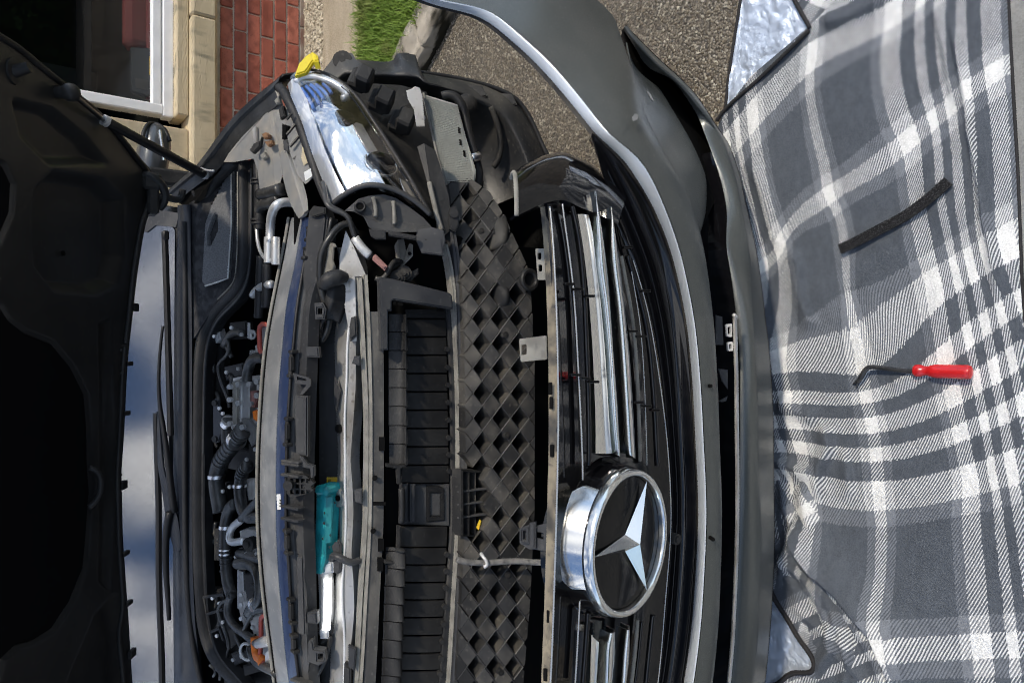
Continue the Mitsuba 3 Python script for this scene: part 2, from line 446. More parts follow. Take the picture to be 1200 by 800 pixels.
# the loose stones that stand out of the drive where the photograph shows it close
def pebbles(n, region, r0, r1, z, seed, flat=.6):
    g = np.random.default_rng(seed)
    ico = trimesh.creation.icosahedron()
    out_v, out_f = [], []
    k = 0
    pr = shapely.prepare(region) or region
    x0, y0, x1, y1 = region.bounds
    while k < n:
        x, y = g.uniform(x0, x1, 2 * n), g.uniform(y0, y1, 2 * n)
        ok = shapely.contains_xy(region, x, y)
        for a, b in zip(x[ok], y[ok]):
            if k >= n:
                break
            r = g.uniform(r0, r1)
            s = np.array([g.uniform(.7, 1.3), g.uniform(.7, 1.3), g.uniform(.5, .8) * flat / .6]) * r
            R_ = trimesh.transformations.random_rotation_matrix(g.random(3))[:3, :3]
            v = (ico.vertices * g.uniform(.8, 1.15, (12, 1))) @ R_.T * s + [a, b, z + r * .12]
            out_v.append(v)
            out_f.append(ico.faces + 12 * k)
            k += 1
    return trimesh.Trimesh(np.vstack(out_v), np.vstack(out_f), process=False)


def px_poly(L, z=0.0):
    return sg.Polygon([at(a, b, z=z)[:2] for a, b in L])


mat("m_pebble", type="principled", base_color=proc(lambda p, n, uv: mix(mix((.15, .12, .08), (.48, .44, .36), cell_rand(p.x * 95, p.y * 95, 1) ** 2), (.09, .08, .068), smoothstep(.7, .9, cell_rand(p.x * 95 + 7, p.y * 95, 2)))), roughness=.45, specular=.5)
drive_zone = px_poly([(505, -40), (470, 130), (560, 230), (720, 330), (850, 330), (850, 130), (900, -40)])
add("aggregate_stones", pebbles(9000, drive_zone, .0025, .0055, 0.0, 3), "m_pebble", kind="stuff", label="small brown and buff stones set in the driveway surface", smooth=False)

# path of gravel and worn concrete along the house, lawn, and its stone kerb
add("path", trimesh.creation.box(bounds=[[.2, 3.36, -.05], [9, 4.13, .045]]), "m_path", kind="structure", label="worn sandy concrete path between house and lawn")
grav = sg.box(.2, 3.83, 4.2, 4.10)
mat("m_gravel", type="principled", base_color=proc(lambda p, n, uv: mix((.30, .25, .17), (.62, .55, .42), cell_rand(p.x * 70, p.y * 70, 3))), roughness=.6, specular=.3)
add("gravel", pebbles(3800, grav, .007, .014, .045, 5, .8), "m_gravel", kind="stuff", label="pale gravel strip at the foot of the brick wall")
KERB = np.array([[2.6, 1.2], [2.15, 2.05], [1.78, 2.60], [1.62, 2.84], [1.45, 3.05], [1.2, 3.38]])
lawn_poly = sg.Polygon(list(map(tuple, KERB)) + [(9, 3.38), (9, 1.2)])
lw = trimesh.creation.extrude_polygon(lawn_poly, .075, engine="earcut")
lw.apply_translation([0, 0, -.03])
add("lawn", lw, "m_soil", kind="structure", label="lawn bed behind the stone kerb")


def grass_mesh(region, n, z, seed):
    g = np.random.default_rng(seed)
    x0, y0, x1, y1 = region.bounds
    P = []
    while len(P) < n:
        x, y = g.uniform(x0, x1, n), g.uniform(y0, y1, n)
        P += list(np.c_[x, y][shapely.contains_xy(region, x, y)])
    P = np.array(P[:n])
    h = g.uniform(.025, .075, n)
    w = g.uniform(.0014, .0026, n)
    az = g.uniform(0, 2 * np.pi, n)
    lean = g.uniform(.2, 1.1, n) * h
    side = np.c_[np.cos(az + 1.57), np.sin(az + 1.57), np.zeros(n)] * w[:, None]
    base = np.c_[P, np.full(n, z)]
    d = np.c_[np.cos(az), np.sin(az), np.zeros(n)]
    mid = base + d * (lean * .35)[:, None] + np.c_[np.zeros((n, 2)), h * .6]
    tip = base + d * lean[:, None] + np.c_[np.zeros((n, 2)), h]
    V = np.stack([base - side, base + side, mid - side * .8, mid + side * .8, tip], 1).reshape(-1, 3)
    k = np.arange(n) * 5
    F = np.vstack([np.c_[k, k + 1, k + 3], np.c_[k, k + 3, k + 2], np.c_[k + 2, k + 3, k + 4]])
    return trimesh.Trimesh(V, F, process=False)


scene["m_grass"] = {"type": "twosided", "bsdf": {"type": "principled", "roughness": .6, "specular": .3,
                    "base_color": proc(lambda p, n, uv: mix(mix((.10, .18, .022), (.25, .36, .06), cell_rand(p.x * 160, p.y * 160)), (.26, .25, .09), smoothstep(.6, .85, fbm(p.x * 7, p.y * 7, 1.0, 3)) * .5))}}
gz = lawn_poly.buffer(-.03).intersection(sg.box(1.0, 2.0, 3.6, 3.42))
add("grass", grass_mesh(gz, 42000, .042, 9), "m_grass", kind="stuff", label="short bright green grass of the lawn behind the kerb")

scene["m_kerb"] = {"type": "twosided", "bsdf": {"type": "bumpmap", "arbitrary": proc(lambda p, n, uv: fbm(p.x * 40, p.y * 40, p.z * 40, 5), eps=1e-3), "scale": .012,
    "bsdf": {"type": "principled", "roughness": .9, "specular": .2,
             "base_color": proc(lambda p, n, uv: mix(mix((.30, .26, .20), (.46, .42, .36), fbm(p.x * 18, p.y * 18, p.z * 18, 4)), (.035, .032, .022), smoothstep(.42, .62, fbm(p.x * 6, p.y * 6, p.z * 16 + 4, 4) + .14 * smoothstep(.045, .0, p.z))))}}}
for i, (p_, q_, lab) in enumerate((((2.24, 1.90), (1.97, 2.31), "mossy kerb stone of the lawn edge farthest from the house"), ((1.968, 2.313), (1.70, 2.715), "weathered pale kerb stone at the lawn edge beside the tip of the bumper"),
                                   ((1.698, 2.718), (1.44, 3.08), "kerb stone of the lawn edge mostly hidden behind the black wheel arch liner"))):
    a, b = np.array([*p_, 0.0]), np.array([*q_, 0.0])
    d = (b - a) / np.linalg.norm(b - a)
    L_ = np.linalg.norm(b - a)
    ang = math.degrees(math.atan2(d[1], d[0]))
    m = box((0, 0, 0), (L_, .19, .18), b=.012)
    for _ in range(4):
        m = m.subdivide()
    v = m.vertices
    nn = m.vertex_normals
    m.vertices = v + nn * ((meshkit.fbm(v * 9 + i * 5.3, 5, i)[:, None] - .5) * .055 + (np.abs(meshkit.fbm(v * 26 + i, 3, 4)[:, None] - .5)) * .025)
    m.apply_transform(trimesh.transformations.rotation_matrix(math.radians(ang), [0, 0, 1]))
    m.apply_translation((a + b) / 2 + [0, 0, -.015])
    k = thing("kerb_stone", lab, "kerb stone")
    scene[k] = mikit.ply(m, "m_kerb", smooth=60)


def leaf_cloud(n, lo, hi, size, seed):
    g = np.random.default_rng(seed)
    lo, hi = np.array(lo, float), np.array(hi, float)
    P = lo + (hi - lo) * g.random((n, 3))
    P[:, 1] += .5 * (meshkit.fbm(P * [.9, 0, 1.1], 3, seed) - .5)
    P[:, 2] *= .8 + .4 * meshkit.noise(P * [.6, 0, 0], seed)
    q = g.normal(size=(n, 3))
    q /= np.linalg.norm(q, axis=1, keepdims=True)
    r = np.cross(q, g.normal(size=(n, 3)))
    r /= np.linalg.norm(r, axis=1, keepdims=True)
    s = size * g.uniform(.6, 1.3, (n, 1))
    V = np.stack([P - q * s, P + r * s * .5, P + q * s, P - r * s * .5], 1).reshape(-1, 3)
    k = np.arange(n) * 4
    return trimesh.Trimesh(V, np.vstack([np.c_[k, k + 1, k + 2], np.c_[k, k + 2, k + 3]]), process=False)


mat("m_hedge", type="principled", base_color=proc(lambda p, n, uv: mix((.03, .06, .012), (.09, .15, .03), cell_rand(p.x * 9, p.y * 9, p.z * 9))), roughness=.6, specular=.3)
hg = thing("hedge", "tall green hedge across the drive, seen only as a reflection in the badge and glass", "hedge")
add("leaves", leaf_cloud(16000, (-13, -9.2, .1), (13, -8.2, 3.6), .10, 21), "m_hedge", hg)
add("stems", [trimesh.creation.box(bounds=[[-13, -9.6, 0], [13, -9.0, 3.1]])], "m_soil", hg)
# ------------------------------------------------------------------ house
YW = 4.12
hs = thing("house", "red brick house with stone surround and white framed window behind the car", "house")
mat("m_mortar", type="principled", base_color=proc(lambda p, n, uv: mix((.46, .41, .32), (.60, .55, .45), fbm(p.x * 40, p.y * 40, p.z * 40, 3))), roughness=.95, specular=.1)
BR = []
for i in range(3):
    c0 = [(.40, .130, .088), (.33, .105, .072), (.44, .155, .105)][i]
    scene[f"m_brick_{i}"] = {"type": "twosided", "bsdf": {"type": "bumpmap", "arbitrary": proc(lambda p, n, uv: fbm(p.x * 120, p.y * 120, p.z * 120, 3), eps=8e-4), "scale": .003,
        "bsdf": {"type": "principled", "roughness": .85, "specular": .2,
                 "base_color": dusty(c0, (.16, .045, .03), .7, 22, 3.0 * i, .35, .8)}}}
mat("m_plinth_brick", type="principled", base_color=dusty((.30, .24, .19), (.20, .11, .08), .8, 14, 2.0), roughness=.9, specular=.2)
add("wall", [trimesh.creation.box(bounds=[[.1, YW + .006, -.05], [6.5, YW + .22, .56]]), trimesh.creation.box(bounds=[[.1, YW + .006, .56], [1.40, YW + .22, 3.2]])], "m_mortar", hs, label="red brick wall with buff mortar below the window")
wk = hs + "__wall"
brick = box((0, 0, 0), (.215, .10, .0655), b=.0035)
bp = [mikit.ply(brick, f"m_brick_{i}") for i in range(3)] + [mikit.ply(brick, "m_plinth_brick")]
for row in range(7):
    zc = .036 + .0755 * row
    for j in range(22):
        xc = .30 + .225 * j + (.1125 if row % 2 else 0) + rng.uniform(-.002, .002)
        if xc > 3.6:
            continue
        b_ = 3 if row == 0 else int(rng.integers(0, 3))
        k = numbered(wk + "__brick")
        scene[k] = {**bp[b_], "to_world": T4().translate([xc, YW + .05 - .004 + rng.uniform(-.0015, .0015), zc + rng.uniform(-.001, .001)])}
scene["m_stone"] = {"type": "twosided", "bsdf": {"type": "bumpmap", "arbitrary": proc(lambda p, n, uv: fbm(p.x * 55, p.y * 55, p.z * 160, 4), eps=1e-3), "scale": .006,
    "bsdf": {"type": "principled", "roughness": .9, "specular": .15,
             "base_color": proc(lambda p, n, uv: mix(mix((.42, .34, .215), (.57, .48, .33), fbm(p.x * 7, p.y * 7, p.z * 9, 4)), (.27, .235, .165), smoothstep(.5, .75, fbm(p.x * 16 + 5, p.y * 16, p.z * 4, 4))))}}}
st = add("stone_surround", box((.81, YW - .02 + .12, .92), (1.36, .24, .46), b=.006), "m_stone", hs, label="buff sandstone surround of the window")
add("stone", box((.95, YW - .02 + .12, 1.6), (1.2, .24, .88), b=.006), "m_stone", st)
add("stone", box((2.62, YW + .08, .755 - .035), (2.12, .22, .06), b=.006), "m_stone", st)
add("sill", box((1.62, YW + .04, .625), (.94, .26, .128), b=.012), "m_stone", hs)
add("sill", box((2.62, YW + .04, .625), (1.05, .26, .128), b=.012), "m_stone", hs)
wn = add("window", [box((2.6, YW + .10, .775), (2.08, .09, .055), b=.006), box((2.6, YW + .085, .832), (2.0, .05, .05), b=.008)], "m_white_frame", hs, label="white framed window with a dark room behind")
add("frame", [box((1.595, YW + .10, 1.45), (.055, .09, 1.3), b=.006)], "m_white_frame", wn)
add("pane", trimesh.creation.box(bounds=[[1.6, YW + .10, .85], [3.6, YW + .104, 2.1]]), "m_glass_pane", wn)
# the room behind the pane
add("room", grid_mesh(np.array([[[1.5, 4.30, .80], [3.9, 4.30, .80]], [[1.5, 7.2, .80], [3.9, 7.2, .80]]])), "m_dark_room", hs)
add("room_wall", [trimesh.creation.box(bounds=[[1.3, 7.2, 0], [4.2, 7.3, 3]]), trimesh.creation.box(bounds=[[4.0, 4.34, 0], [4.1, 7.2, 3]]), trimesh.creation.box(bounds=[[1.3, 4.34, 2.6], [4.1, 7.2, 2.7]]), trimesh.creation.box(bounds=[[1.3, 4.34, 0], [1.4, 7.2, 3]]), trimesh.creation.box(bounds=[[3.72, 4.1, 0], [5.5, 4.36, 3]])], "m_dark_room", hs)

# things seen through the window
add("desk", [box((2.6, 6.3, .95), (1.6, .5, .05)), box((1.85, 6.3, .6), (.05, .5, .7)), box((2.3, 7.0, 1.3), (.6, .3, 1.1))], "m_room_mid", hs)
ct = thing("sofa", "dark red sofa back seen low through the window beside the case", "sofa")
cv = [at_plane(170, 53 - 110 * t, (0, 4.34, 0), (0, -1, 0))[0] for t in (0, 1)]
add("back", box(((cv[0] + cv[1]) / 2, 4.44, .865), (abs(cv[1] - cv[0]), .16, .17), b=.03), "m_red_curtain", ct, smooth=40)
add("cushion", box(((cv[0] + cv[1]) / 2 - .16, 4.33, .83), (abs(cv[1] - cv[0]) + .3, .06, .05), b=.015), "m_red_curtain", ct, smooth=40)
bx = thing("black_case", "black plastic case with a small label standing inside the window in front of the sofa", "case")
add("body", plate([(153, 55), (178, 57), (181, 108), (173, 112), (155, 106)], y=4.25, thick=.05, bevel=.004, rnd=.012), "m_black_box", bx, smooth=30)
add("label", plate([(158, 92), (174, 94), (174, 106), (159, 103)], y=4.247, thick=.001), "m_room_mid", bx)
add("strip", plate([(175, 66), (178, 66), (178, 88), (175, 88)], y=4.246, thick=.001), "m_label_yellow", bx)

# ------------------------------------------------------------------ tartan blanket
PER = .991
CTRL = [((1049, 616), .315, 0), ((1115, 606), .515, 0), ((1122, 722), .515, .2), ((1047, 724), .315, .2),
        ((994, 242), .315, -.676), ((1050, 210), .515, -.676), ((1064, 310), .515, -.476), ((1001, 340), .315, -.476),
        ((1020, 62), .515, -.991), ((962, 98), .315, -.991), ((982, 195), .315, -.791), ((1032, 155), .515, -.791),
        ((970, 260), .2, -.676), ((985, 345), .2, -.476), ((928, 285), .0, -.676), ((935, 380), .0, -.476),
        ((972, 612), .03, .0), ((1017, 617), .2, .0), ((1137, 562), .583, -.068), ((1150, 757), .583, .2585),
        ((1095, 335), .583, -.408), ((1065, 162), .583, -.7325), ((1047, 17), .583, -1.059), ((1165, 85), .923, -.7325),
        ((1180, 285), .923, -.408), ((1162, 555), .68, -.068), ((1186, 548), .753, -.068), ((952, 65), .2585, -1.059),
        ((970, 227), .2585, -.7325), ((915, 290), -.068, -.7325), ((1027, 532), .2585, -.166), ((1022, 498), .2585, -.238),
        ((1015, 464), .2585, -.311), ((1007, 422), .2585, -.408), ((1030, 580), .2585, -.068), ((1040, 757), .2585, .2585),
        ((925, 660), -.25, .10), ((920, 580), -.22, -.03), ((950, 760), -.02, .36), ((1000, 790), .12, .34), ((900, 430), -.12, -.40)]
rbf = RBFInterpolator(np.array([at(*c[0], z=.015)[:2] for c in CTRL]), np.array([c[1:] for c in CTRL]), smoothing=2e-4)


def sett(x):
    """0 dark, .5 middle, 1 light, by the place along the thread count"""
    v = (x / PER - dr.floor(x / PER)) * PER
    out = mi.Float(0)
    for a, b, s in ((.20, .235, .5), (.235, .282, 1), (.282, .315, .5), (.515, .55, .5), (.55, .615, 1), (.663, .698, 1), (.733, .773, 1), (.808, .843, 1), (.891, .956, 1), (.956, .991, .5)):
        out = dr.select((v >= a) & (v < b), s, out)
    return out


def tartan(p, n, uv):
    x, y = uv.x * 10 - 5, uv.y * 10 - 5
    wob = (noise(x * 260, y * 260) - .5) * .006
    u, v = sett(x + wob), sett(y + wob)
    tw = x * 80 + y * 100 + (noise(x * 90, y * 90) - .5) * .10
    t = tw - dr.floor(tw)
    k = .15 + .70 * smoothstep(.28, .60, t) * (1 - smoothstep(.82, 1.0, t))
    s = u * k + v * (1 - k)
    c = mix((.092, .104, .122), (.20, .215, .24), smoothstep(0, .5, s))
    c = mix(c, (.78, .78, .76), smoothstep(.5, 1, s))
    fuzz = .66 + .42 * noise(x * 420, y * 700) + .26 * fbm(x * 50, y * 50, 0, 4)
    return c * mi.Float(fuzz)


scene["m_tartan"] = {"type": "twosided", "bsdf": {"type": "bumpmap", "arbitrary": proc(lambda p, n, uv: noise(p.x * 800, p.y * 800, p.z * 800) + 2 * noise(p.x * 260, p.y * 260, p.z * 260), eps=5e-4), "scale": .0007,
                     "bsdf": {"type": "principled", "base_color": proc(tartan), "roughness": 1.0, "specular": .08, "sheen": .35}}}
scene["m_foil"] = {"type": "twosided", "bsdf": {"type": "bumpmap", "arbitrary": proc(lambda p, n, uv: dr.abs(fbm(p.x * 45, p.y * 45, 0, 4) - .5) * 2 + .5 * dr.abs(noise(p.x * 130 + p.y * 60, p.y * 100) - .5), eps=6e-4), "scale": -.0022,
                   "bsdf": {"type": "principled", "base_color": rgb(.60, .68, .80), "metallic": .45, "roughness": .42}}}


def seg_dist(X, Y, L):
    """distance from (X, Y) to a polyline, and the side (+/-)"""
    best, side, par = np.full(X.shape, 9e9), np.zeros(X.shape), np.zeros(X.shape)
    L = np.asarray(L, float)
    tot = len(L) - 1
    for i, (a, b) in enumerate(zip(L[:-1], L[1:])):
        d = b - a
        t = np.clip(((X - a[0]) * d[0] + (Y - a[1]) * d[1]) / (d @ d), 0, 1)
        ex, ey = X - a[0] - t * d[0], Y - a[1] - t * d[1]
        r = np.hypot(ex, ey)
        s = np.sign(d[0] * ey - d[1] * ex)
        m = r < best
        best, side, par = np.where(m, r, best), np.where(m, s, side), np.where(m, (i + t) / tot, par)
    return best, side, par


FOLDS = [  # polyline in photograph pixels, height, width left, width right (pixels), taper at the ends
    ([(925, 600), (945, 632), (968, 668), (1000, 705), (1030, 740), (1046, 775), (1050, 840)], .034, 26, 5),
    ([(905, 700), (925, 655), (940, 625), (965, 680), (985, 720), (1000, 770), (1005, 830)], .020, 9, 9),
    ([(912, 640), (930, 660), (958, 690), (975, 730), (978, 760), (950, 800)], .016, 7, 8),
    ([(893, 525), (915, 540), (938, 548), (960, 552)], .016, 5, 14),
    ([(958, 497), (972, 505), (976, 525), (968, 540), (962, 560), (964, 600)], .015, 4, 14),
    ([(988, 520), (996, 548), (1000, 590)], .007, 4, 10),
    ([(912, 470), (935, 480), (960, 492)], .012, 10, 10),
    ([(925, 285), (938, 310), (940, 345), (950, 372), (962, 385)], .010, 5, 12),
    ([(1110, 5), (1128, 80), (1150, 200), (1165, 300), (1170, 360)], .010, 7, 7),
    ([(1095, 0), (1108, 60), (1122, 130)], .006, 8, 6),
    ([(1135, 130), (1148, 205), (1160, 290)], .006, 4, 5),
    ([(960, 30), (1000, 20), (1050, -10)], .010, 14, 8),
    ([(1040, 452), (1075, 440), (1110, 430)], .006, 10, 14),
    ([(870, 250), (885, 330), (905, 430)], .014, 12, 14),
    ([(880, 180), (900, 240), (915, 300)], .008, 10, 10),
]


def cloth_z(X, Y):
    z = np.full(X.shape, .012)
    for L, h, wl, wr in FOLDS:
        d, s, par = seg_dist(X, Y, L)
        w = np.where(s > 0, wr, wl)
        taper = np.clip(np.minimum(par, 1 - par) * 5, 0, 1)
        taper = taper * taper * (3 - 2 * taper)
        z = z + 1.5 * h * taper * np.exp(-(d / w) ** 2 * 1.2)
    q = np.stack([X / 46, Y / 70, X * 0], -1)
    z = z + .014 * (meshkit.fbm(q, 3, 4) - .35)
    g = np.clip(1 - seg_dist(X, Y, [(905, 520), (930, 640), (985, 760), (1010, 830)])[0] / 60, 0, 1)
    q = np.stack([(X + .45 * Y) / 11, (Y - .8 * X) / 60, X * 0 + 2], -1)
    z = z + g * .016 * (meshkit.fbm(q, 2, 8) - .4)
    return z


def cloth(left, right, y0, y1, ny, nx, z_off=0.0):
    T = np.linspace(y0, y1, ny)
    lx = np.interp(T, [a for a, b in left], [b for a, b in left])
    rx = np.interp(T, [a for a, b in right], [b for a, b in right])
    S = np.linspace(0, 1, nx)
    X = lx[:, None] + (rx - lx)[:, None] * S
    Y = np.repeat(T[:, None], nx, 1)
    return X, Y


bl = thing("picnic_blanket", "grey and white tartan picnic blanket with foil backing, crumpled beside the bumper", "blanket")
X, Y = cloth([(-90, 1050), (0, 985), (30, 951), (60, 915), (90, 882), (135, 847), (165, 836), (300, 845), (600, 860), (680, 885), (692, 902), (705, 909), (725, 922), (750, 937), (770, 951), (780, 955), (786, 950), (792, 928), (800, 904), (890, 890)],
             [(-90, 1172), (0, 1180), (60, 1183), (200, 1191), (330, 1196), (400, 1201), (500, 1204), (890, 1207)], -90, 890, 480, 190)
Z = cloth_z(X, Y)
edge = np.minimum(1, np.linspace(0, 1, X.shape[1])[::-1] * 60)[None, :]
Z = .006 + (Z - .006) * edge
V = np.array([[at(X[i, j], Y[i, j], z=.012) + [0, 0, Z[i, j] - .012] for j in range(X.shape[1])] for i in range(X.shape[0])])
G = np.array([[at(X[i, j], Y[i, j], z=.012)[:2] for j in range(X.shape[1])] for i in range(X.shape[0])])
UV = (rbf(G.reshape(-1, 2)) + 5) / 10
fl = grid_mesh(V, toward=(0, 0, 9))
add("fleece", fl, "m_tartan", bl, smooth=True, uv=UV)
# the bunched part of the cloth that lies folded over beside the bumper
FR = [(520, 930), (548, 958), (572, 957), (600, 962), (640, 971), (680, 985), (715, 1010), (745, 1030), (775, 1046), (810, 1056), (890, 1062)]
FL = [(520, 893), (600, 860), (680, 885), (692, 903), (705, 910), (725, 923), (750, 938), (770, 952), (780, 956), (786, 951), (792, 929), (800, 905), (890, 890)]
TT, NS = np.linspace(528, 890, 240), 120
fx0, fx1 = np.interp(TT, *zip(*FL)), PchipInterpolator(*zip(*FR))(TT)
FV, FUV = np.zeros((240, NS, 3)), np.zeros((240, NS, 2))
f_o = at(928, 668, z=.012)[:2]
f_u, f_v = np.array([-.80, -.60]), np.array([.60, -.80])
for i_, t_ in enumerate(TT):
    grow = np.clip((t_ - 528) / 60, 0, 1)
    grow = grow * grow * (3 - 2 * grow)
    for j_, s_ in enumerate(np.linspace(0, 1, NS)):
        px_ = fx0[i_] + (fx1[i_] - fx0[i_]) * min(s_ / .93, 1)
        q_ = at(px_, t_, z=.012)
        e_ = fx1[i_] - px_                                          # pixels to the folded edge
        wob = 3.5 * math.sin(t_ / 17.0) + 2.5 * math.sin(t_ / 7.3 + 1)
        z_ = .016 * grow + .024 * grow * math.exp(-((e_ - 12) / 11.0) ** 2) + .014 * grow * math.exp(-((e_ - 38 - wob) / 7.0) ** 2) + .010 * grow * math.exp(-((e_ - 62 + wob * 1.4) / 8.0) ** 2)
        z_ += .007 * (float(meshkit.fbm(np.array([px_ / 22, t_ / 40, 4.0]), 3, 12)) - .5)
        if s_ > .93:                                                  # rolls under at the edge
            k_ = (s_ - .93) / .07
            z_ = z_ * (1 - k_) + .004 * k_ + .006 * math.sin(math.pi * k_)
            q_ = q_ + np.array([0, .012 * k_ * k_, 0])
        FV[i_, j_] = [q_[0], q_[1], max(z_, .002 + .010 * (s_ < .93))]
        r_ = FV[i_, j_, :2] - f_o
        arc = 0.0
        FUV[i_, j_] = [.43 + (r_ @ f_u + arc) / .57, .13 + r_ @ f_v + arc * .5]
add("fold", grid_mesh(FV, toward=(0, 0, 9)), "m_tartan", bl, smooth=True, uv=(FUV.reshape(-1, 2) + 5) / 10, label="bunched fold of the blanket lying turned over beside the bumper")
# hem along the near edge
add("hem", tube(V[::6, -1] + [0, 0, -.002], .0045, n=7, m=80), "m_binding", bl, smooth=True)


def foil_patch(L, z, seed, amp=.012):
    g = px_poly(L, z=.012)
    x0, y0, x1, y1 = g.bounds
    n = 60
    # clip a fine grid to the outline by snapping rows between its sides
    rows = []
    for t in np.linspace(y0 + 1e-4, y1 - 1e-4, n):
        seg = g.intersection(sg.LineString([(x0 - 1, t), (x1 + 1, t)]))
        if seg.is_empty:
            continue
        a, b = seg.bounds[0], seg.bounds[2]
        rows.append([(a + (b - a) * s, t) for s in np.linspace(0, 1, n)])
    P = np.array(rows)
    q = np.concatenate([P * 22, np.zeros(P.shape[:2] + (1,))], -1)
    zz = z + amp * np.abs(meshkit.fbm(q, 4, seed) - .5) * 2
    return grid_mesh(np.concatenate([P, zz[..., None]], -1), toward=(0, 0, 9)), P, zz


fm, _, _ = foil_patch([(868, -30), (864, 20), (857, 70), (851, 128), (858, 126), (880, 104), (912, 74), (948, 38), (945, 24), (936, 10), (925, -30)], .008, 3)
add("foil_backing", fm, "m_foil", bl, smooth=40, label="crinkled silver foil underside turned up at the top corner")
fm, _, _ = foil_patch([(899, 660), (905, 690), (918, 718), (935, 745), (951, 768), (955, 780), (949, 787), (930, 790), (915, 800), (900, 830), (880, 830), (885, 700)], .008, 6)
add("foil_backing", fm, "m_foil", bl, smooth=40, label="triangle of crinkled silver foil underside beside the crumpled fold")


def ground_line(L, z):
    return np.array([at(a, b, z=z) for a, b in L])


add("binding", tube(ground_line([(840, 142), (851, 127), (880, 101), (912, 71), (948, 36)], .022), .005, n=7, m=40), "m_binding", bl, smooth=True)
add("binding", tube(ground_line([(949, 33), (943, 22), (934, 6), (926, -12), (920, -40)], .020), .005, n=7, m=40), "m_binding", bl, smooth=True)
add("binding", tube(ground_line([(902, 685), (908, 702), (922, 724), (937, 749), (951, 769), (954, 780), (949, 787), (930, 788), (917, 796), (904, 803)], .020), .006, n=7, m=60), "m_binding", bl, smooth=True)
add("binding", tube(ground_line([(872, -40), (867, 5), (858, 62), (850, 130)], .012), .004, n=7, m=40), "m_binding", bl, smooth=True)
Xf, Yf = cloth([(-80, 905), (0, 928), (10, 934), (24, 944), (33, 950)], [(-80, 1070), (0, 992), (33, 952)], -80, 33, 60, 30)
Vf = np.array([[at(Xf[i, j], Yf[i, j], z=.02) for j in range(30)] for i in range(60)])
Vf[..., 2] += .012 * (meshkit.fbm(np.stack([Xf / 18, Yf / 40, Xf * 0], -1), 3, 2) - .5) - .006
add("fold", grid_mesh(Vf, toward=(0, 0, 9)), "m_tartan", bl, smooth=True, uv=(rbf(Vf[..., :2].reshape(-1, 2) @ np.array([[.6, .8], [-.8, .6]])) + 5) / 10)

# ------------------------------------------------------------------ trim tool and tape on the blanket
tl = thing("trim_tool", "red handled trim removal tool with bent black forked shaft lying on the blanket", "tool")
ha, hb = at(1071, 434, z=.030), at(1139, 436, z=.030)
hd = (hb - ha) / np.linalg.norm(hb - ha)
hl = np.linalg.norm(hb - ha)
prof = [(0, .0095), (.03, .0125), (.12, .0128), (.18, .0098), (.25, .0095), (.32, .0125), (.38, .0138), (.80, .0142), (.93, .0142), (.985, .0125), (1.0, .008)]
tt = np.linspace(0, 1, 46)
rr = np.interp(tt, [a for a, b in prof], [b for a, b in prof])
side = np.cross(hd, [0, 0, 1.0])
rings = []
for t, r in zip(tt, rr):
    ph = np.linspace(0, 2 * np.pi, 36, endpoint=False)
    flut = 1 - .055 * (np.cos(6 * ph) > .55) * (.36 < t < .95)
    rings.append(ha + hd * hl * t + (r * flut)[:, None] * (np.cos(ph)[:, None] * side + np.sin(ph)[:, None] * np.array([0, 0, 1.0])))
rings = [np.repeat((ha)[None], 36, 0)] + rings + [np.repeat(hb[None], 36, 0)]
add("handle", grid_mesh(np.array(rings), wrap=True, toward=None), "m_red_handle", tl, smooth=35)
sh = [at(1072, 434.5, z=.030), at(1048, 433, z=.029), at(1024, 430, z=.030), at(1017, 431, z=.031), at(1010, 440, z=.030), at(1005, 447, z=.022)]
add("shaft", tube(sh, [.0052, .0048, .0048, .0052, .0055, .0045], n=10, m=36), "m_tool_steel", tl, smooth=True)
add("fork", [hull(np.vstack([tube([at(1006, 445.5, z=.023), at(a, b, z=.016)], [.0038, .0018], n=6, m=2, k=1).vertices])) for a, b in ((1000, 450), (1003.5, 454))], "m_tool_steel", tl, smooth=30)
tp = thing("tape_strip", "short black fuzzy strip of hook tape lying across the dark square of the blanket", "tape")
sa = [(983.5, 292), (1005, 282), (1030, 269), (1060, 253), (1090, 231), (1111, 212)]
rows = []
for k_, (a, b) in enumerate(sa):
    c = at(a, b, z=.026)
    rows.append(c)
C_ = spline(np.array(rows), 40)
tg = np.gradient(C_, axis=0)
tg /= np.linalg.norm(tg, axis=1, keepdims=True)
sd = np.cross(tg, [0, 0, 1.0])
wd = .0115
Vs = np.stack([C_ - sd * wd, C_ - sd * wd * .5, C_, C_ + sd * wd * .5, C_ + sd * wd], 1)
Vs[..., 2] += (meshkit.noise(Vs * 60, 3) - .5) * .002
add("strip", grid_mesh(Vs, .003, toward=(0, 0, 9)), "m_velcro", tp, smooth=40)

# ------------------------------------------------------------------ the loose front bumper with its grille
_bx = [0, .2, .35, .5, .62, .75, .9, 1.05, 1.25, 1.6]
_by = [0, .004, .015, .038, .068, .116, .186, .270, .390, .60]
BUMP = PchipInterpolator(_bx, _by)
X0 = .035


def bump_y(x, z):
    k = min(max((abs(x - X0) - .55) / .3, 0), 1)
    return .772 + float(BUMP(min(abs(x - X0), 1.6))) + .22 * (.79 - z) + .9 * k * k * (3 - 2 * k) * max(0, z - .62)


def B(L):
    return np.array([on(bump_y, a, b, o) for a, b, o in L])


bm = thing("front_bumper", "dark grey front bumper with chrome and black grille standing loose before the car", "bumper")
PYS = [-60, 2, 15, 50, 100, 150, 195, 250, 310, 400, 500, 600, 700, 800, 900]
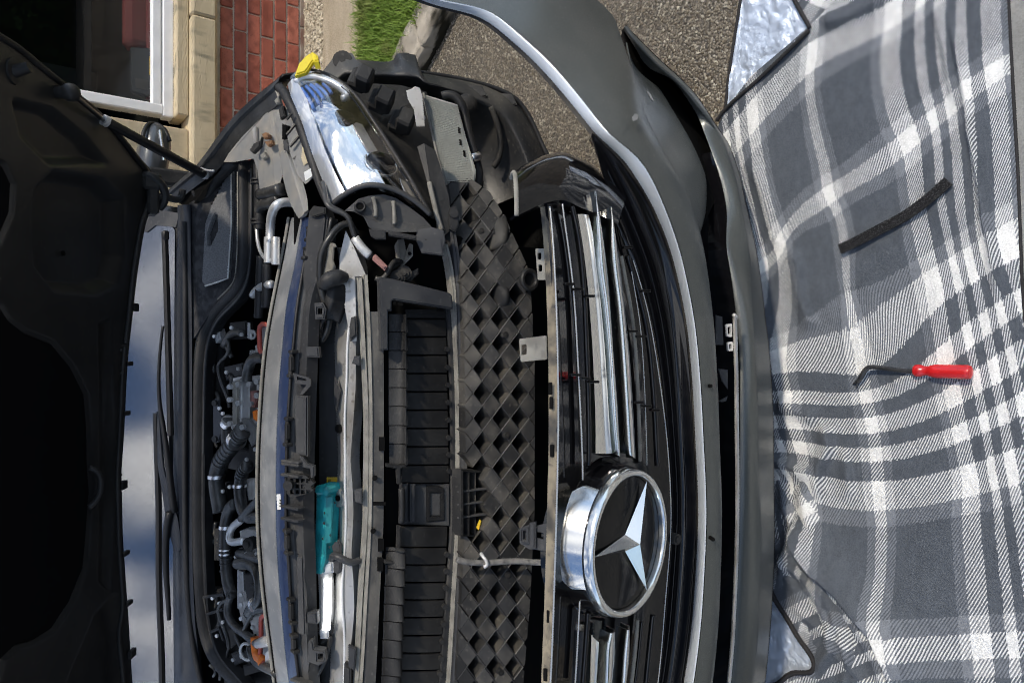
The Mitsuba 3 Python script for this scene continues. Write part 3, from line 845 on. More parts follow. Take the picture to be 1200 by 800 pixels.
# the bright top edge: inner and outer line, both (px, py)
top_in = [(430, -34), (503, 4), (556, 19), (603, 53), (650, 101), (690, 150), (735, 197), (767, 250), (789, 310), (806, 400), (813, 500), (817, 600), (812, 700), (800, 800), (775, 900)]
top_out = [(432, -46), (506, -3), (566, 11), (616, 48), (664, 96), (707, 150), (753, 193), (780, 248), (800, 310), (816, 400), (823, 500), (827, 600), (823, 700), (812, 800), (788, 900)]
top_in = [(p * .84 + q * .16, r * .84 + s * .16) for (p, r), (q, s) in zip(top_in, top_out)]
skin_lo = [(560, -130), (640, -60), (690, -10), (722, 25), (742, 85), (757, 135), (779, 178), (812, 240), (828, 310), (837, 400), (841, 500), (844, 600), (842, 700), (834, 800), (815, 900)]
up_in = [(731, 34), (750, 66), (768, 84), (785, 91), (800, 108), (820, 141)]
up_ri = [(732, 32), (755, 60), (776, 81), (798, 100), (814, 119), (836, 147)]
up_bo = [(733, 30), (758, 56), (780, 77), (801, 96), (818, 115), (841, 150)]
lip_in = up_in + [(834, 178), (843, 205), (851, 240), (853, 300), (863, 370), (866, 400), (867, 500), (867, 600), (866, 650), (862, 740), (857, 800), (838, 900)]
lip_ri = up_ri + [(850, 168), (859, 195), (868, 235), (879, 300), (883, 370), (885, 400), (889, 500), (892, 600), (893, 650), (889, 740), (883, 800), (866, 900)]
lip_bo = up_bo + [(856, 174), (865, 200), (875, 245), (887, 300), (896, 370), (900, 400), (906, 500), (907, 600), (907, 650), (902, 740), (896, 800), (880, 900)]


def Bl(L, o):
    return B([(a, b, o) for a, b in L])


ti, to = spline(Bl(top_in, .024), 90), spline(Bl(top_out, 0), 90)
lo = spline(Bl(skin_lo, .006), 90)
ed = grid_mesh(np.stack([ti + [0, .004, -.004], ti + [0, 0, .001], ti * .5 + to * .5 + [0, 0, .003], to + [0, .002, .001], to + [0, -.0005, -.0008], to + [0, .001, -.003]], 1), .002)
add("edge_trim", ed, "m_edge_trim", bm, smooth=40, label="bright silver edge running round the top of the bumper")
cols = [ti + [0, .004, -.006], to + [0, .002, -.005], to + [0, -.001, -.006]]
for s in np.linspace(.08, 1, 9):
    cols.append(to * (1 - s) + lo * s + np.array([0, -.016 * math.sin(math.pi * s), -.004 * (1 - s)]))
cols.append(away(lo, .012))
add("skin", grid_mesh(np.stack(cols, 1), .003), "m_paint", bm, smooth=28)
# flange behind the bright edge and black funnel down to the grille
fl_ = Bl([(a - 5, b + 3) for a, b in top_in], .040)
add("inner_flange", band([Bl(top_in, .027) - [0, 0, .003], fl_], 90, .003), "m_dusty_plastic", bm, smooth=30)
# inner panel beside the side intake
crease = [(735, 50), (740, 74), (744, 94), (751, 115), (757, 135), (768, 158), (779, 178), (798, 212), (811, 240), (819, 270)]
slit_a = [(737, 60), (743, 76), (758, 92), (772, 103), (789, 130), (804, 155), (816, 178), (825, 200), (828, 226), (821, 272)]
add("side_panel", surf([Bl(crease, .009), Bl([((a + c) / 2, (b + d) / 2) for (a, b), (c, d) in zip(crease, slit_a)], .028), Bl(slit_a, .040)], 10, 30, thick=.003), "m_paint", bm, smooth=True)
add("side_intake", band([Bl([(730, 34)] + slit_a, .050), Bl([(733, 34)] + [(742, 50), (757, 68), (772, 86), (788, 93), (803, 112), (823, 145), (837, 182), (847, 216)], .052)], 40, .004), "m_deep_black", bm, label="black slot of the side air intake")
li, ri, bo = away(Bl(lip_in, .010), .030), Bl(lip_ri, -.004), Bl(lip_bo, .016)
li, ri, bo = spline(li, 110), spline(ri, 110), spline(bo, 110)
cols = [away(li, .05), away(li, .004) + [0, .001, 0], li]
for s in np.linspace(.2, .85, 5):
    cols.append(li * (1 - s) + ri * s + np.array([0, -.007 * math.sin(math.pi * s), 0]))
cols += [ri, ri * .96 + bo * .04 + [0, .004, -.004]]
for s in (.35, .7, 1.0):
    cols.append(ri * (1 - s) + bo * s)
add("lower_lip", grid_mesh(np.stack(cols, 1), .003), "m_paint", bm, smooth=35)
und = EYE + (bo - EYE) * ((EYE[2] - .02) / (EYE[2] - bo[:, 2:3]))
und[:, 1] += .02
und[:, 0] = X0 + (und[:, 0] - X0) * .93
add("undertray", grid_mesh(np.stack([bo + [0, .002, 0], (bo + und) / 2 + [0, .01, .01], und], 1), .003), "m_dusty_plastic", bm, smooth=True)
# lower intake: black recess, ledge, trim bar and brackets
sl = [(a, b) for a, b in skin_lo if b >= 170]
ll = [(a, b) for a, b in lip_in if b >= 170]
s1, l1 = spline(Bl(sl, .014), 70), spline(away(Bl(ll, .012), .031), 70)
add("lower_intake", grid_mesh(np.stack([s1, s1 + [0, .045, -.002], l1 + [0, .05, 0], l1], 1), .003), "m_gloss_black", bm, label="gloss black lower air intake slot")
tb = [(861, 371), (862, 400), (863.5, 500), (864, 600), (863, 650), (859, 740), (854, 800), (838, 880)]
add("trim_bar", band([Bl([(a - 2.5, b) for a, b in tb], .004), Bl(tb, -.006), Bl([(a + 2.5, b) for a, b in tb], -.002)], 60, .003), "m_cast_alu", bm, smooth=30)
add("end_cap", tube(Bl([(860, 369), (863, 372)], -.002), .0045, n=10), "m_cast_alu", bm, smooth=True)
for q in ([(839, 369), (846.5, 371), (848, 404), (838.5, 404)], [(842, 432), (853, 433), (853, 456), (846, 446)], [(842, 470), (853, 464), (851, 470), (846, 471)]):
    add("bracket", plate(q, p0=on(bump_y, q[0][0], q[0][1], .02), n=(0, -1, .55), thick=.003, bevel=.0008), "m_grey_plastic", bm, label="grey bracket in the lower intake")
for q in ([(851, 380), (858, 379), (858, 395), (852, 394)], [(853, 401), (859, 400), (859, 411), (853, 411)]):
    c = [(q[0][0] + q[2][0]) / 2, (q[0][1] + q[2][1]) / 2]
    h = [((a - c[0]) * .5 + c[0], (b - c[1]) * .6 + c[1]) for a, b in q]
    add("clip", plate(q, p0=on(bump_y, q[0][0], q[0][1], .012), n=(0, -1, .5), thick=.006, holes=[h], rnd=.002), "m_cast_alu", bm)
for a, b, r in ((832, 452, .0032), (834.5, 631, .0035)):
    q = on(bump_y, a, b, -.012)
    add("hole", cyl(q + [0, -.004, .002], q + [0, .01, -.006], r, 12), "m_deep_black", bm)
for q in ([(744, 133), (748, 135), (747, 140), (742, 142), (741, 137)], [(758, 106), (763, 111), (766, 118), (763, 115)]):
    c = on(bump_y, q[0][0], q[0][1], -.019 if q[0][0] < 750 else .018)
    e = np.cross([0, 0, 1.0], [.5, -.8, .2])
    add("scuff", plate(q, p0=c, n=(.62, -.75, .2), thick=.0012), "m_panel_top", bm, label="pale paint scuff on the corner")

# grille
def gr_y(x, z):
    return .795 + .62 * float(BUMP(min(abs(x - X0), 1.6))) + .22 * (.79 - z)


def Gl(L, o=0.0):
    return np.array([on(gr_y, a, b, o) for a, b in L])


gk = bm + "__grille"
add("grille", grid_mesh(np.stack([spline(Gl(L, o), 60) for L, o in (
    ([(641, 236), (649, 330), (653, 400), (654, 500), (651, 600), (648, 700), (644, 800), (636, 900)], .014),
    ([(655, 238), (668, 330), (674, 400), (677, 500), (676, 600), (672, 700), (668, 800), (658, 900)], .022),
    ([(690, 245), (704, 330), (712, 400), (716, 500), (716, 600), (713, 700), (707, 800), (694, 900)], .034),
    ([(716, 252), (736, 330), (748, 400), (755, 500), (757, 600), (752, 700), (744, 800), (728, 900)], .036),
    ([(726, 258), (752, 330), (768, 400), (780, 500), (786, 600), (780, 700), (770, 800), (750, 900)], .020))], 1), .004), "m_gloss_black", bm, smooth=40, label="gloss black grille panel with chrome louvres")
fun = [(696, 158), (708, 205), (728, 256), (754, 330), (770, 400), (782, 500), (788, 600), (782, 700), (772, 800), (752, 900)]
tin = [(694, 156), (730, 190), (762, 243), (789, 315), (804, 400), (811, 500), (815, 600), (810, 700), (798, 800), (772, 900)]
f0, f1 = spline(Gl(fun, .024), 70), spline(Bl(tin, .034), 70)
cols = [f0 * (1 - s) + f1 * s + np.array([0, .028 * math.sin(math.pi * s), -.020 * math.sin(math.pi * s)]) for s in np.linspace(0, 1, 9)]
add("funnel", grid_mesh(np.stack(cols, 1), .003), "m_gloss_black", gk, smooth=True)
for k_ in (.40, .75):
    q = f0 * (1 - k_) + f1 * k_ + np.array([0, .028 * math.sin(math.pi * k_), -.020 * math.sin(math.pi * k_)])
    add("funnel_rib", tube(q[4:][::3] + [0, -.0002, .0002], .0014, n=6, m=50), "m_gloss_black", gk, smooth=True)
rail = [(633, 242), (638, 300), (642, 400), (643, 500), (641, 600), (638, 700), (634, 800), (627, 900)]
add("top_rail", band([Gl(rail, .036) - [0, 0, .002], Gl(rail, .030), Gl([(a + 10, b) for a, b in rail], .012), Gl([(a + 11, b) for a, b in rail], .014)], 70, .004), "m_dirt_rail", gk, smooth=30, label="mud stained top rail of the grille")
add("rail_glint", tube(Gl([(a + 11.2, b) for a, b in rail], .009), .0014, n=8, m=70), "m_bright_line", gk, smooth=True)  # thin bright line drawn in as the highlight on the rail
RAIL_N = np.array([0, -.5, .866])
for q, holes in (([(608, 397), (640, 393), (641, 421), (610, 424)], [[(611, 404), (617, 403), (617, 415), (611, 416)]]),
                 ([(627, 291), (638, 291), (640, 328), (630, 328)], [[(630, 296), (634, 296), (634, 304), (630, 304)], [(631, 310), (635, 310), (635, 318), (631, 318)]])):
    add("mount_tab", plate(q, p0=on(gr_y, q[1][0], q[1][1], .030), n=RAIL_N, thick=.003, bevel=.0008, holes=holes, rnd=.002), "m_cream_dirt", gk, label="dirty mounting tab on the top rail")
q0 = on(gr_y, 640, 628, .032)
cl_ = [plate([(609, 620), (641, 613), (641, 645), (620, 643), (609, 636)], p0=q0, n=RAIL_N, thick=.003, holes=[[(625, 622), (637, 624), (637, 632), (625, 629)]]),
       plate([(609, 619), (620, 615), (620, 637), (609, 636)], p0=q0 + [0, -.002, .010], n=RAIL_N, thick=.010, bevel=.002, holes=[[(612, 622), (616, 621), (616, 633), (612, 632)]]),
       plate([(620, 613), (627, 612), (627, 643), (620, 642)], p0=q0 + [0, -.002, .008], n=RAIL_N, thick=.008, bevel=.002)]
add("mount_tab", cl_, "m_grey_plastic", gk, label="grey clip tab standing on the top rail above the badge")
for a, b in ((645, 455), (646, 472), (647, 528), (643, 722), (639, 790)):
    q = on(gr_y, a, b, .020)
    add("rail_slot", box(q, (.018, .006, .003), rotm([1, 0, 0], 30), .001), "m_deep_black", gk)


def louvre(name, left, right, m_, bulge=.006, off=-.006, n=50, label=None, thick=.003, lift=0.0):
    a, b = spline(Gl(left, off + .004 + lift), n), spline(Gl(right, off + .004), n)
    cols = [a * (1 - s) + b * s + np.array([0, -bulge * math.sin(math.pi * s), bulge * .5 * math.sin(math.pi * s)]) for s in np.linspace(0, 1, 7)]
    cols = [a + [0, .02, 0]] + cols + [b + [0, .02, -.001]]
    add(name, grid_mesh(np.stack(cols, 1), thick), m_, gk, smooth=40, label=label)


louvre("louvre", [(677, 251), (686, 310), (691, 360), (695, 420), (698, 500), (698, 531)], [(690, 252), (698, 292), (705, 340), (712, 420), (717, 500), (720, 531)], "m_silver", .003, .006, lift=.0, label="broad bright chrome louvre beside the badge")
louvre("louvre", [(695.5, 225), (702, 300), (709, 360), (714, 420), (719, 500), (722, 532)], [(697, 224), (706.5, 275), (713, 330), (718, 400), (724, 480), (727, 535)], "m_chrome", .006, -.004)
louvre("louvre", [(714, 244), (717, 300), (724, 360), (729, 420), (734, 500), (736, 532)], [(716, 243), (725, 300), (733, 370), (738, 420), (743, 500), (745, 537)], "m_chrome", .007, -.004)
louvre("louvre", [(693, 744), (691, 800), (684, 900)], [(702, 752), (699, 800), (691, 900)], "m_silver", .003, .006, lift=.0)
louvre("louvre", [(714, 741), (711, 760), (709, 800), (700, 900)], [(721, 737), (721, 760), (718, 800), (708, 900)], "m_chrome", .006, -.004)
louvre("louvre", [(733, 737), (731, 760), (728, 800), (717, 900)], [(738, 733), (738, 760), (734, 800), (723, 900)], "m_chrome", .007, -.004)
lines = [([(659, 239), (666, 290), (672, 340), (677, 420), (681, 500), (683, 562)], "m_bright_line", .0014, .004), ([(679.5, 704), (677, 750), (674, 800), (666, 880)], "m_bright_line", .0014, .004),
         ([(670, 242), (681, 300), (687, 400), (690, 500), (690, 545)], "m_gloss_black", .004, .008), ([(689, 717), (686, 760), (683, 800)], "m_gloss_black", .004, .008),
         ([(728, 300), (739, 360), (744, 400), (749, 500), (750, 540)], "m_cream_dirt", .0032, .010), ([(747, 726), (744, 765), (740, 800), (730, 880)], "m_cream_dirt", .0032, .010),
         ([(740, 318), (748, 365), (752, 400), (757, 500), (758, 545)], "m_bright_line", .0009, .008), ([(752, 728), (748, 770), (744, 800)], "m_gloss_black", .003, .008),
         ([(742, 305), (758, 360), (766, 400), (780, 500), (785, 562), (786, 620), (780, 700), (771, 800), (752, 890)], "m_bright_line", .0010, .004),
         ([(735, 300), (750, 350), (760, 400), (768, 500), (770, 545)], "m_gloss_black", .005, .012), ([(765, 720), (757, 800)], "m_gloss_black", .005, .012)]
for L, m_, r, o in lines:
    add("slat", tube(Gl(L, o), r, n=8, m=40), m_, gk, smooth=True)
for a, b in ((667, 333), (677, 339), (690, 347), (674, 439), (685, 443), (695, 447), (747, 471), (757, 475), (767, 480), (741, 388), (751, 394), (735, 290), (756, 341)):
    q = on(gr_y, a, b, -.002)
    add("spacer", box(q, (.004, .014, .016), rotm([1, 0, 0], -25), .001), "m_gloss_black", gk)

# corner shell of the grille
o_ = [(600, 209), (614, 197), (640, 185), (662, 183), (686, 193), (706, 210), (732, 240)]
i_ = [(606, 253), (618, 247), (642, 237), (662, 235), (680, 243), (698, 250), (724, 263)]
a, b = spline(Gl(o_, .12), 40), spline(Gl(i_, .006), 40)
cols = [a * (1 - s) + b * s + np.array([.020, -.030, .020]) * math.sin(math.pi * s) ** .8 for s in np.linspace(0, 1, 12)]
cols = cols + [b + [-.004, .02, -.004]]
add("corner_shell", grid_mesh(np.stack(cols, 1), .004), "m_gloss_black", gk, smooth=40, label="gloss black end cap of the grille")
add("shell_edge", tube(np.array([c[0] for c in cols[:12]]) + [0, -.001, .002], .0035, n=8), "m_cream_dirt", gk, smooth=True)

# badge: three pointed star in a chrome ring on a barrel
TILT = 12.5
bn = np.array([0.0, -math.cos(math.radians(TILT)), -math.sin(math.radians(TILT))])
bu = np.array([0.0, -math.sin(math.radians(TILT)), math.cos(math.radians(TILT))])
br_ = np.array([1.0, 0, 0])
bc = at(737.5, 635, y=.770)
BR_ = .1075


def disc_pt(r, ang, h):
    return bc + r * (math.cos(ang) * br_ + math.sin(ang) * bu) + bn * h


def ring_mesh(prof, n=96, a0=0, a1=2 * math.pi):
    A = np.linspace(a0, a1, n)
    return np.array([[disc_pt(r, t, h) for r, h in prof] for t in A])


def ring(prof, n=96):
    V = ring_mesh(prof, n + 1)[:-1]
    return grid_mesh(np.swapaxes(V, 0, 1), wrap=True, toward=bc + bn * 3)


bd = gk
add("badge_disc", ring([(.0001, -.004), (.06, -.003), (.100, -.005), (.104, -.010)]), "m_badge_face", bd, smooth=40, label="gloss black disc of the badge")
add("badge_ring", ring([(.1015, -.010), (.1015, .001), (.1035, .0055), (.107, .0075), (.1105, .0055), (.113, .0), (.1135, -.008)]), "m_chrome", bd, smooth=60, label="chrome ring of the badge")
add("badge_barrel", ring([(.1125, -.006), (.1145, -.008), (.116, -.016), (.117, -.034), (.119, -.055)]), "m_gloss_black", bd, smooth=50, label="gloss black barrel behind the badge ring")
arcA = np.linspace(math.radians(38), math.radians(114), 50)
arc = np.array([[disc_pt(.1155 + (.0055 + .006 * math.sin(math.pi * k / 49) ** .5) * s + .001, t, -.008 - .038 * s * min(1, .55 + 1.2 * math.sin(math.pi * k / 49))) for s in np.linspace(0, 1, 8)] for k, t in enumerate(arcA)])
add("badge_sky_glint", grid_mesh(arc, .003), "m_silver", bd, smooth=50, label="chrome crescent standing in for the sky mirrored on top of the badge barrel")  # separate chrome arc put in for the sky reflection on the barrel
add("badge_bezel", ring([(.118, -.045), (.124, -.052), (.134, -.070)]), "m_gloss_black", bd, smooth=50)
P = []
F_ = []
cidx = 0
Ra, Rv = .1010, .0150
apex = disc_pt(0, 0, .019)
vert = [apex]
for k_ in range(3):
    A0 = math.pi / 2 + k_ * 2 * math.pi / 3
    vert.append(disc_pt(Ra, A0, .002))
    vert.append(disc_pt(Rv, A0 + math.pi / 3, -.003))
for k_ in range(3):
    t_, v1, v0 = 1 + 2 * k_, 2 + 2 * k_, 2 + 2 * ((k_ - 1) % 3)
    F_ += [[0, t_, v1], [0, v0, t_]]
add("badge_star", trimesh.Trimesh(np.array(vert), np.array(F_), process=False), "m_chrome", bd, label="three pointed chrome star of the badge")
q = on(gr_y, 792, 631, .0)
add("camera", [cyl(q + [0, .01, 0], q + [0, -.004, 0], .010, 16), cyl(q + [0, -.004, 0], q + [0, -.007, 0], .006, 14)], "m_black_plastic", gk, smooth=40)

# ------------------------------------------------------------------ the car with its front taken off
car = thing("car", "dark car with open bonnet and its front bumper removed, showing lights and radiator shutter", "car")
# dark shell: floor, bulkhead and inner sides of the engine bay
add("engine_bay", [trimesh.creation.box(bounds=[[-.90, 1.62, .20], [.80, 2.60, .24]]), trimesh.creation.box(bounds=[[-.90, 2.44, .24], [.82, 2.60, 1.02]]),
                   trimesh.creation.box(bounds=[[-.94, 1.66, .24], [-.90, 2.60, .96]]), trimesh.creation.box(bounds=[[.78, 1.72, .24], [.82, 2.44, .90]]),
                   trimesh.creation.box(bounds=[[-.90, 1.60, .24], [.62, 1.64, .93]]), trimesh.creation.box(bounds=[[-.9, 1.44, .12], [.66, 1.66, .16]])], "m_deep_black", car)

# --- slam panel: seal edge, dusty top with its sky reflection painted grey, navy face, clip rail
sp = [(255, 340.5, 354, 364, 382), (310, 330.5, 345, 355, 374), (360, 320.5, 335, 347, 361), (410, 312.5, 330, 342, 358), (460, 308, 326, 338, 356), (520, 304.5, 323.5, 335, 354), (560, 303.5, 323, 334, 353),
      (610, 304, 323, 334, 353), (660, 307, 325, 337, 355), (710, 312, 329, 340, 356), (760, 318.5, 333.5, 344.5, 358), (800, 323.5, 338.5, 350, 360), (860, 334, 350, 362, 372)]
swp = lambda b: .05 * ((b - 540) / 290.0) ** 2
L0 = W([(r[1], r[0], 1.640 + swp(r[0])) for r in sp])
L1 = W([(r[2], r[0], 1.540 + swp(r[0])) for r in sp])
L2 = W([(r[3], r[0], 1.490 + swp(r[0])) for r in sp])
L3 = W([(r[4] - 7, r[0], 1.470 + swp(r[0])) for r in sp])
L4 = W([(r[4], r[0], 1.455 + swp(r[0])) for r in sp])
add("slam_panel", band([L0, L1], 80, .004, sub=3), "m_panel_top", car, smooth=30, label="dusty top of the front panel with its sky reflection painted silver grey")
sk = car + "__slam_panel"
add("painted_face", band([L1 + [0, -.001, -.0005], L1 * .5 + L2 * .5 + [0, -.004, .002], L2], 80, .004, sub=2), "m_navy", sk, smooth=40, label="navy blue painted front edge")
add("seal_edge", tube(L0 + [0, .004, .003], .0042, n=8, m=90), "m_cream_dirt", sk, smooth=True)
add("seal_gap", tube(L0 + [0, -.004, .001], .0022, n=6, m=90), "m_deep_black", sk, smooth=True)
add("clip_rail", band([L2 + [0, -.001, -.003], L2 * .75 + L3 * .25 + [0, -.002, -.012], L3 + [0, 0, -.006], L4 + [0, 0, -.004], L4 + [0, .004, -.03]], 80, .004), "m_grey_plastic", sk, smooth=30)
add("rail_ridge", tube(L2 + [0, -.004, -.001], .0035, n=8, m=80), "m_black_plastic", sk, smooth=True)


def loc(b, f, up=0.0, out=0.0):
    """a point on the rail: b along the car, f = 0 at the paint edge .. 1 at the rail's outer edge"""
    ys = [r[0] for r in sp]
    p2 = np.array([np.interp(b, ys, L2[:, k]) for k in range(3)])
    p4 = np.array([np.interp(b, ys, L4[:, k]) for k in range(3)])
    return p2 * (1 - f) + p4 * f + [0, -out, up]


for b0, b1 in ((412, 440), (490, 520), (268, 282), (292, 303), (620, 646), (700, 727), (742, 760)):
    a, b = loc(b0, .15, .004, .004), loc(b1, .15, .004, .004)
    u = (b - a) / np.linalg.norm(b - a)
    add("rail_clip", [tube([a, b], .006, n=4, k=1), box((a + b) / 2 + [0, -.004, .002], (np.linalg.norm(b - a) * .6, .012, .01), b=.002), box(a + [0, -.004, 0], (.008, .02, .016), b=.002), box(b + [0, -.004, 0], (.008, .02, .016), b=.002)], "m_black_plastic", sk)
for b0 in (540, 543, 556, 593, 607, 796):
    c = loc(b0, .55, .004, .004)
    add("rail_rib", box(c, (.006, .055, .022), rotm([1, 0, 0], 20), .002), "m_grey_plastic", sk)
# raised block on the rail
add("rail_block", plate([(345, 463), (360, 464), (360, 535), (346, 531)], p0=loc(500, .9, .004, .006), n=(0, -.6, .8), thick=.012, bevel=.003), "m_grey_plastic", sk)
add("rail_block", plate([(347, 650), (355, 652), (358, 745), (349, 742)], p0=loc(700, .9, .004, .006), n=(0, -.6, .8), thick=.010, bevel=.003), "m_grey_plastic", sk)
# latch grille in the middle and other brackets standing out over the gap
gp = loc(555, 1.0, .006, .010)
hol = []
for i in range(4):
    for j in range(3):
        a, b = 340 + i * 6.3, 560.5 + j * 6.6
        if i == 3 and j == 1:
            continue
        hol.append([(a, b), (a + 4.6, b), (a + 4.6, b + 5.0), (a, b + 5.0)])
add("latch_grille", [plate([(337, 557), (352, 556), (358, 557), (364, 562), (368, 566), (364, 570), (367, 574), (362, 578), (341, 583), (336, 578)], p0=gp, n=(0, -.75, .66), thick=.014, holes=hol),
                     px_disc(337, 569, gp[1] - .002, .010, .012, (0, -.75, .66)), px_disc(359, 569, gp[1] - .004, .012, .012, (0, -.75, .66))], "m_black_plastic", sk, label="small moulded latch grille")
add("latch_arm", plate([(351, 534), (355, 536), (360, 543), (368, 546), (368, 558), (364, 560), (363, 549), (352, 547)], p0=gp, n=(0, -.75, .66), thick=.012, bevel=.002), "m_grey_plastic", sk)
add("latch_arm", plate([(343, 437), (361, 442), (364, 445), (364, 452), (355, 462), (351, 462), (359, 451), (346, 449)], p0=loc(450, 1.0, .004, .008), n=(0, -.75, .66), thick=.008, holes=[[(348, 441), (359, 444), (359, 446), (348, 445)]]), "m_grey_plastic", sk)
for q in ([(358, 406), (373, 406), (374, 419), (359, 418)], [(358, 718), (371, 717), (372, 731), (359, 730)]):
    add("connector", plate(q, p0=loc(q[0][1], 1.2, .0, .004), n=(0, -.8, .6), thick=.02, bevel=.003), "m_grey_plastic", sk)
add("guide", [plate([(361, 752), (366, 749), (368, 760), (380, 762), (382, 775), (373, 780), (362, 776), (360, 790)], p0=loc(765, 1.2, 0, .01), n=(0, -.8, .6), thick=.02, bevel=.003, holes=[[(372, 766), (378, 766), (378, 773), (372, 773)]])], "m_grey_plastic", sk)
add("guide", [plate([(368, 355), (378, 354), (382, 362), (380, 374), (369, 374)], p0=loc(360, 1.1, 0, .01), n=(0, -.8, .6), thick=.02, bevel=.003, holes=[[(372, 361), (377, 361), (377, 368), (372, 368)]])], "m_grey_plastic", sk)
add("corner_block", plate([(361, 248), (367, 241), (379, 243), (383, 255), (378, 300), (372, 338), (356, 345), (352, 338)], y=1.50, n=(0, -.5, .87), thick=.03, bevel=.004), "m_grey_plastic", sk)
add("corner_tab", plate([(362, 247), (367, 241), (381, 243), (381, 250), (368, 254), (362, 252)], y=1.485, n=(0, -.5, .87), thick=.008, bevel=.002), "m_black_plastic", sk)
add("sticker", plate([(324, 579), (332.5, 578), (333, 596), (325, 597)], p0=L1[7] * .45 + L2[7] * .55 + [0, -.005, .003], n=(0, -.5, .85), thick=.001), "m_label_white", sk, label="small white sticker")
for a in (585, 588.5, 591.5):
    add("print", plate([(327.5, a), (330.5, a), (330.5, a + 1.8), (327.5, a + 1.8)], p0=L1[7] * .45 + L2[7] * .55 + [0, -.0062, .004], n=(0, -.5, .85), thick=.0006), "m_ink", sk)
# black sheet put in for the deep shade of the gap, then the radiator panel
add("gap_shade", plate([(346, 235), (400, 290), (400, 840), (346, 840)], y=1.60, n=(0, -1, .05), thick=.01), "m_deep_black", car)
add("radiator_top", plate([(374, 330), (410, 300), (410, 330), (396, 400), (396, 810), (374, 810)], p0=at(352, 250, y=1.56), n=(0, -.85, .53), thick=.01), "m_black_plastic", car)

# --- crash beam
cb = [(290, 395, 404, 413), (320, 398, 408, 421), (350, 398, 412, 419), (400, 392, 408, 417), (440, 393, 407, 417), (480, 394, 405, 415), (540, 396, 405, 411), (570, 395, 405, 413),
      (600, 396, 406, 414), (650, 397, 404, 412), (680, 393, 402, 414), (710, 392, 402, 415), (740, 389, 404, 413), (780, 387, 404, 408), (820, 386, 404, 407)]
c0, c1, c2 = (W([(r[k], r[0], y) for r in cb]) for k, y in ((1, 1.500), (2, 1.450), (3, 1.430)))
add("crash_beam", band([c0 + [0, .01, -.02], c0, c0 * .5 + c1 * .5 + [0, 0, .002], c1, c2, c2 + [0, .02, -.03]], 120, .004, sub=2), "m_beam", car, smooth=25, label="silver metal cross beam with holes")
bk = car + "__crash_beam"
add("ridge_glint", tube(c1 + [0, -.002, .002], .0028, n=8, m=110), "m_ridge_glint", bk, smooth=True)  # bright tube put in as the highlight along the beam
for a, b, r in ((398, 502, .010), (397, 583, .007), (400, 365, .007), (389, 575, .004)):
    q = at(a, b, y=1.476)
    n = np.array([0, -.5, .87])
    add("hole", cyl(q + n * .004, q - n * .004, r, 16), "m_deep_black", bk)
add("boss", [cyl(at(397, 583, y=1.478) - [0, 0, .004], at(397, 583, y=1.478) + np.array([0, -.5, .87]) * .0035, .020, 24)], "m_beam", bk, smooth=30)
add("end_plate", plate([(405, 270), (415, 290), (432, 330), (424, 324), (416, 324), (418, 400), (411, 400), (402, 350), (397, 330), (398, 300)], y=1.44, n=(0, -.8, .6), thick=.004, bevel=.001), "m_beam", bk, label="pale metal end plate of the beam")
add("end_bracket", plate([(378, 288), (384, 284), (392, 285), (399, 300), (392, 315), (394, 330), (387, 324), (377, 324), (375, 310)], y=1.48, n=(0, -.7, .7), thick=.006, bevel=.0015, holes=[[(391, 290), (401, 287), (403, 296), (399, 312), (394, 318), (390, 305)]]), "m_cream_dirt", bk)
add("foam_pad", tube(W([(380, 338, 1.44), (386, 328, 1.43), (398, 325, 1.425), (406, 326, 1.425)]), [.012, .018, .018, .010], n=12), "m_rubber", bk, smooth=True)
add("foam_pad", surf([W([(384, 330, 1.45), (396, 331, 1.44), (404, 334, 1.44)]), W([(376, 365, 1.47), (392, 350, 1.44), (406, 346, 1.44)]), W([(374, 396, 1.48), (386, 375, 1.46), (398, 380, 1.45)])], 20, 14, thick=.008), "m_rubber", bk, smooth=True)
add("notch_plate", plate([(392, 440), (399, 458), (394, 482), (391, 470)], y=1.474, n=(0, -.5, .87), thick=.003), "m_grey_plastic", bk)
hb_ = at(397, 655, y=1.46)
add("hook_bracket", [plate([(388, 640), (396, 632), (399, 640), (399, 668), (395, 672), (391, 668), (391, 650)], y=1.462, n=(0, -.6, .8), thick=.008, bevel=.002), px_disc(395, 639, 1.455, .009, .006, (0, -.6, .8)), px_disc(395, 667, 1.455, .009, .006, (0, -.6, .8)),
                    tube(W([(389, 655, 1.462), (394, 651, 1.440), (404, 656, 1.425), (421, 656, 1.42)]), .0075, n=10)], "m_grey_plastic", bk, smooth=40, label="grey hooked bracket bolted to the beam")
# --- rails below the beam
def railstrip(name, L, w, y, m_, thick=.008, **kw):
    a = W([(p, b, y) for p, b in L])
    c = W([(p + w, b, y - .006) for p, b in L])
    return add(name, band([a + [0, .01, 0], a, c, c + [0, .012, -.004]], 60, thick), m_, car, smooth=25, **kw)


railstrip("trim_rail", [(420, 325), (424, 400), (428, 500), (427, 600), (421, 700), (416, 800), (414, 830)], 4.0, 1.415, "m_cream_dirt", label="thin dusty cream trim rail")
railstrip("trim_rail", [(427, 322), (431, 400), (433, 500), (432, 600), (427, 700), (421, 800), (418, 830)], 3.6, 1.408, "m_cream_dirt", label="thin dusty cream trim rail")
railstrip("shutter_trim", [(433, 365), (435, 400), (436, 450), (436, 500), (435.5, 600), (431, 700), (426, 800), (424, 830)], 14, 1.405, "m_trim_dusty", label="grey plastic trim over the shutter")
tk = car + "__shutter_trim"
for q in ([(444, 512), (451, 512), (451, 528), (444, 528)], [(443, 631), (450, 631), (450, 645), (443, 646)], [(442, 653), (449, 653), (449, 669), (442, 669)], [(437, 588), (452, 588), (452, 592), (437, 592)]):
    add("notch", plate(q, y=1.396, n=(0, -.9, .43), thick=.004), "m_deep_black", tk)
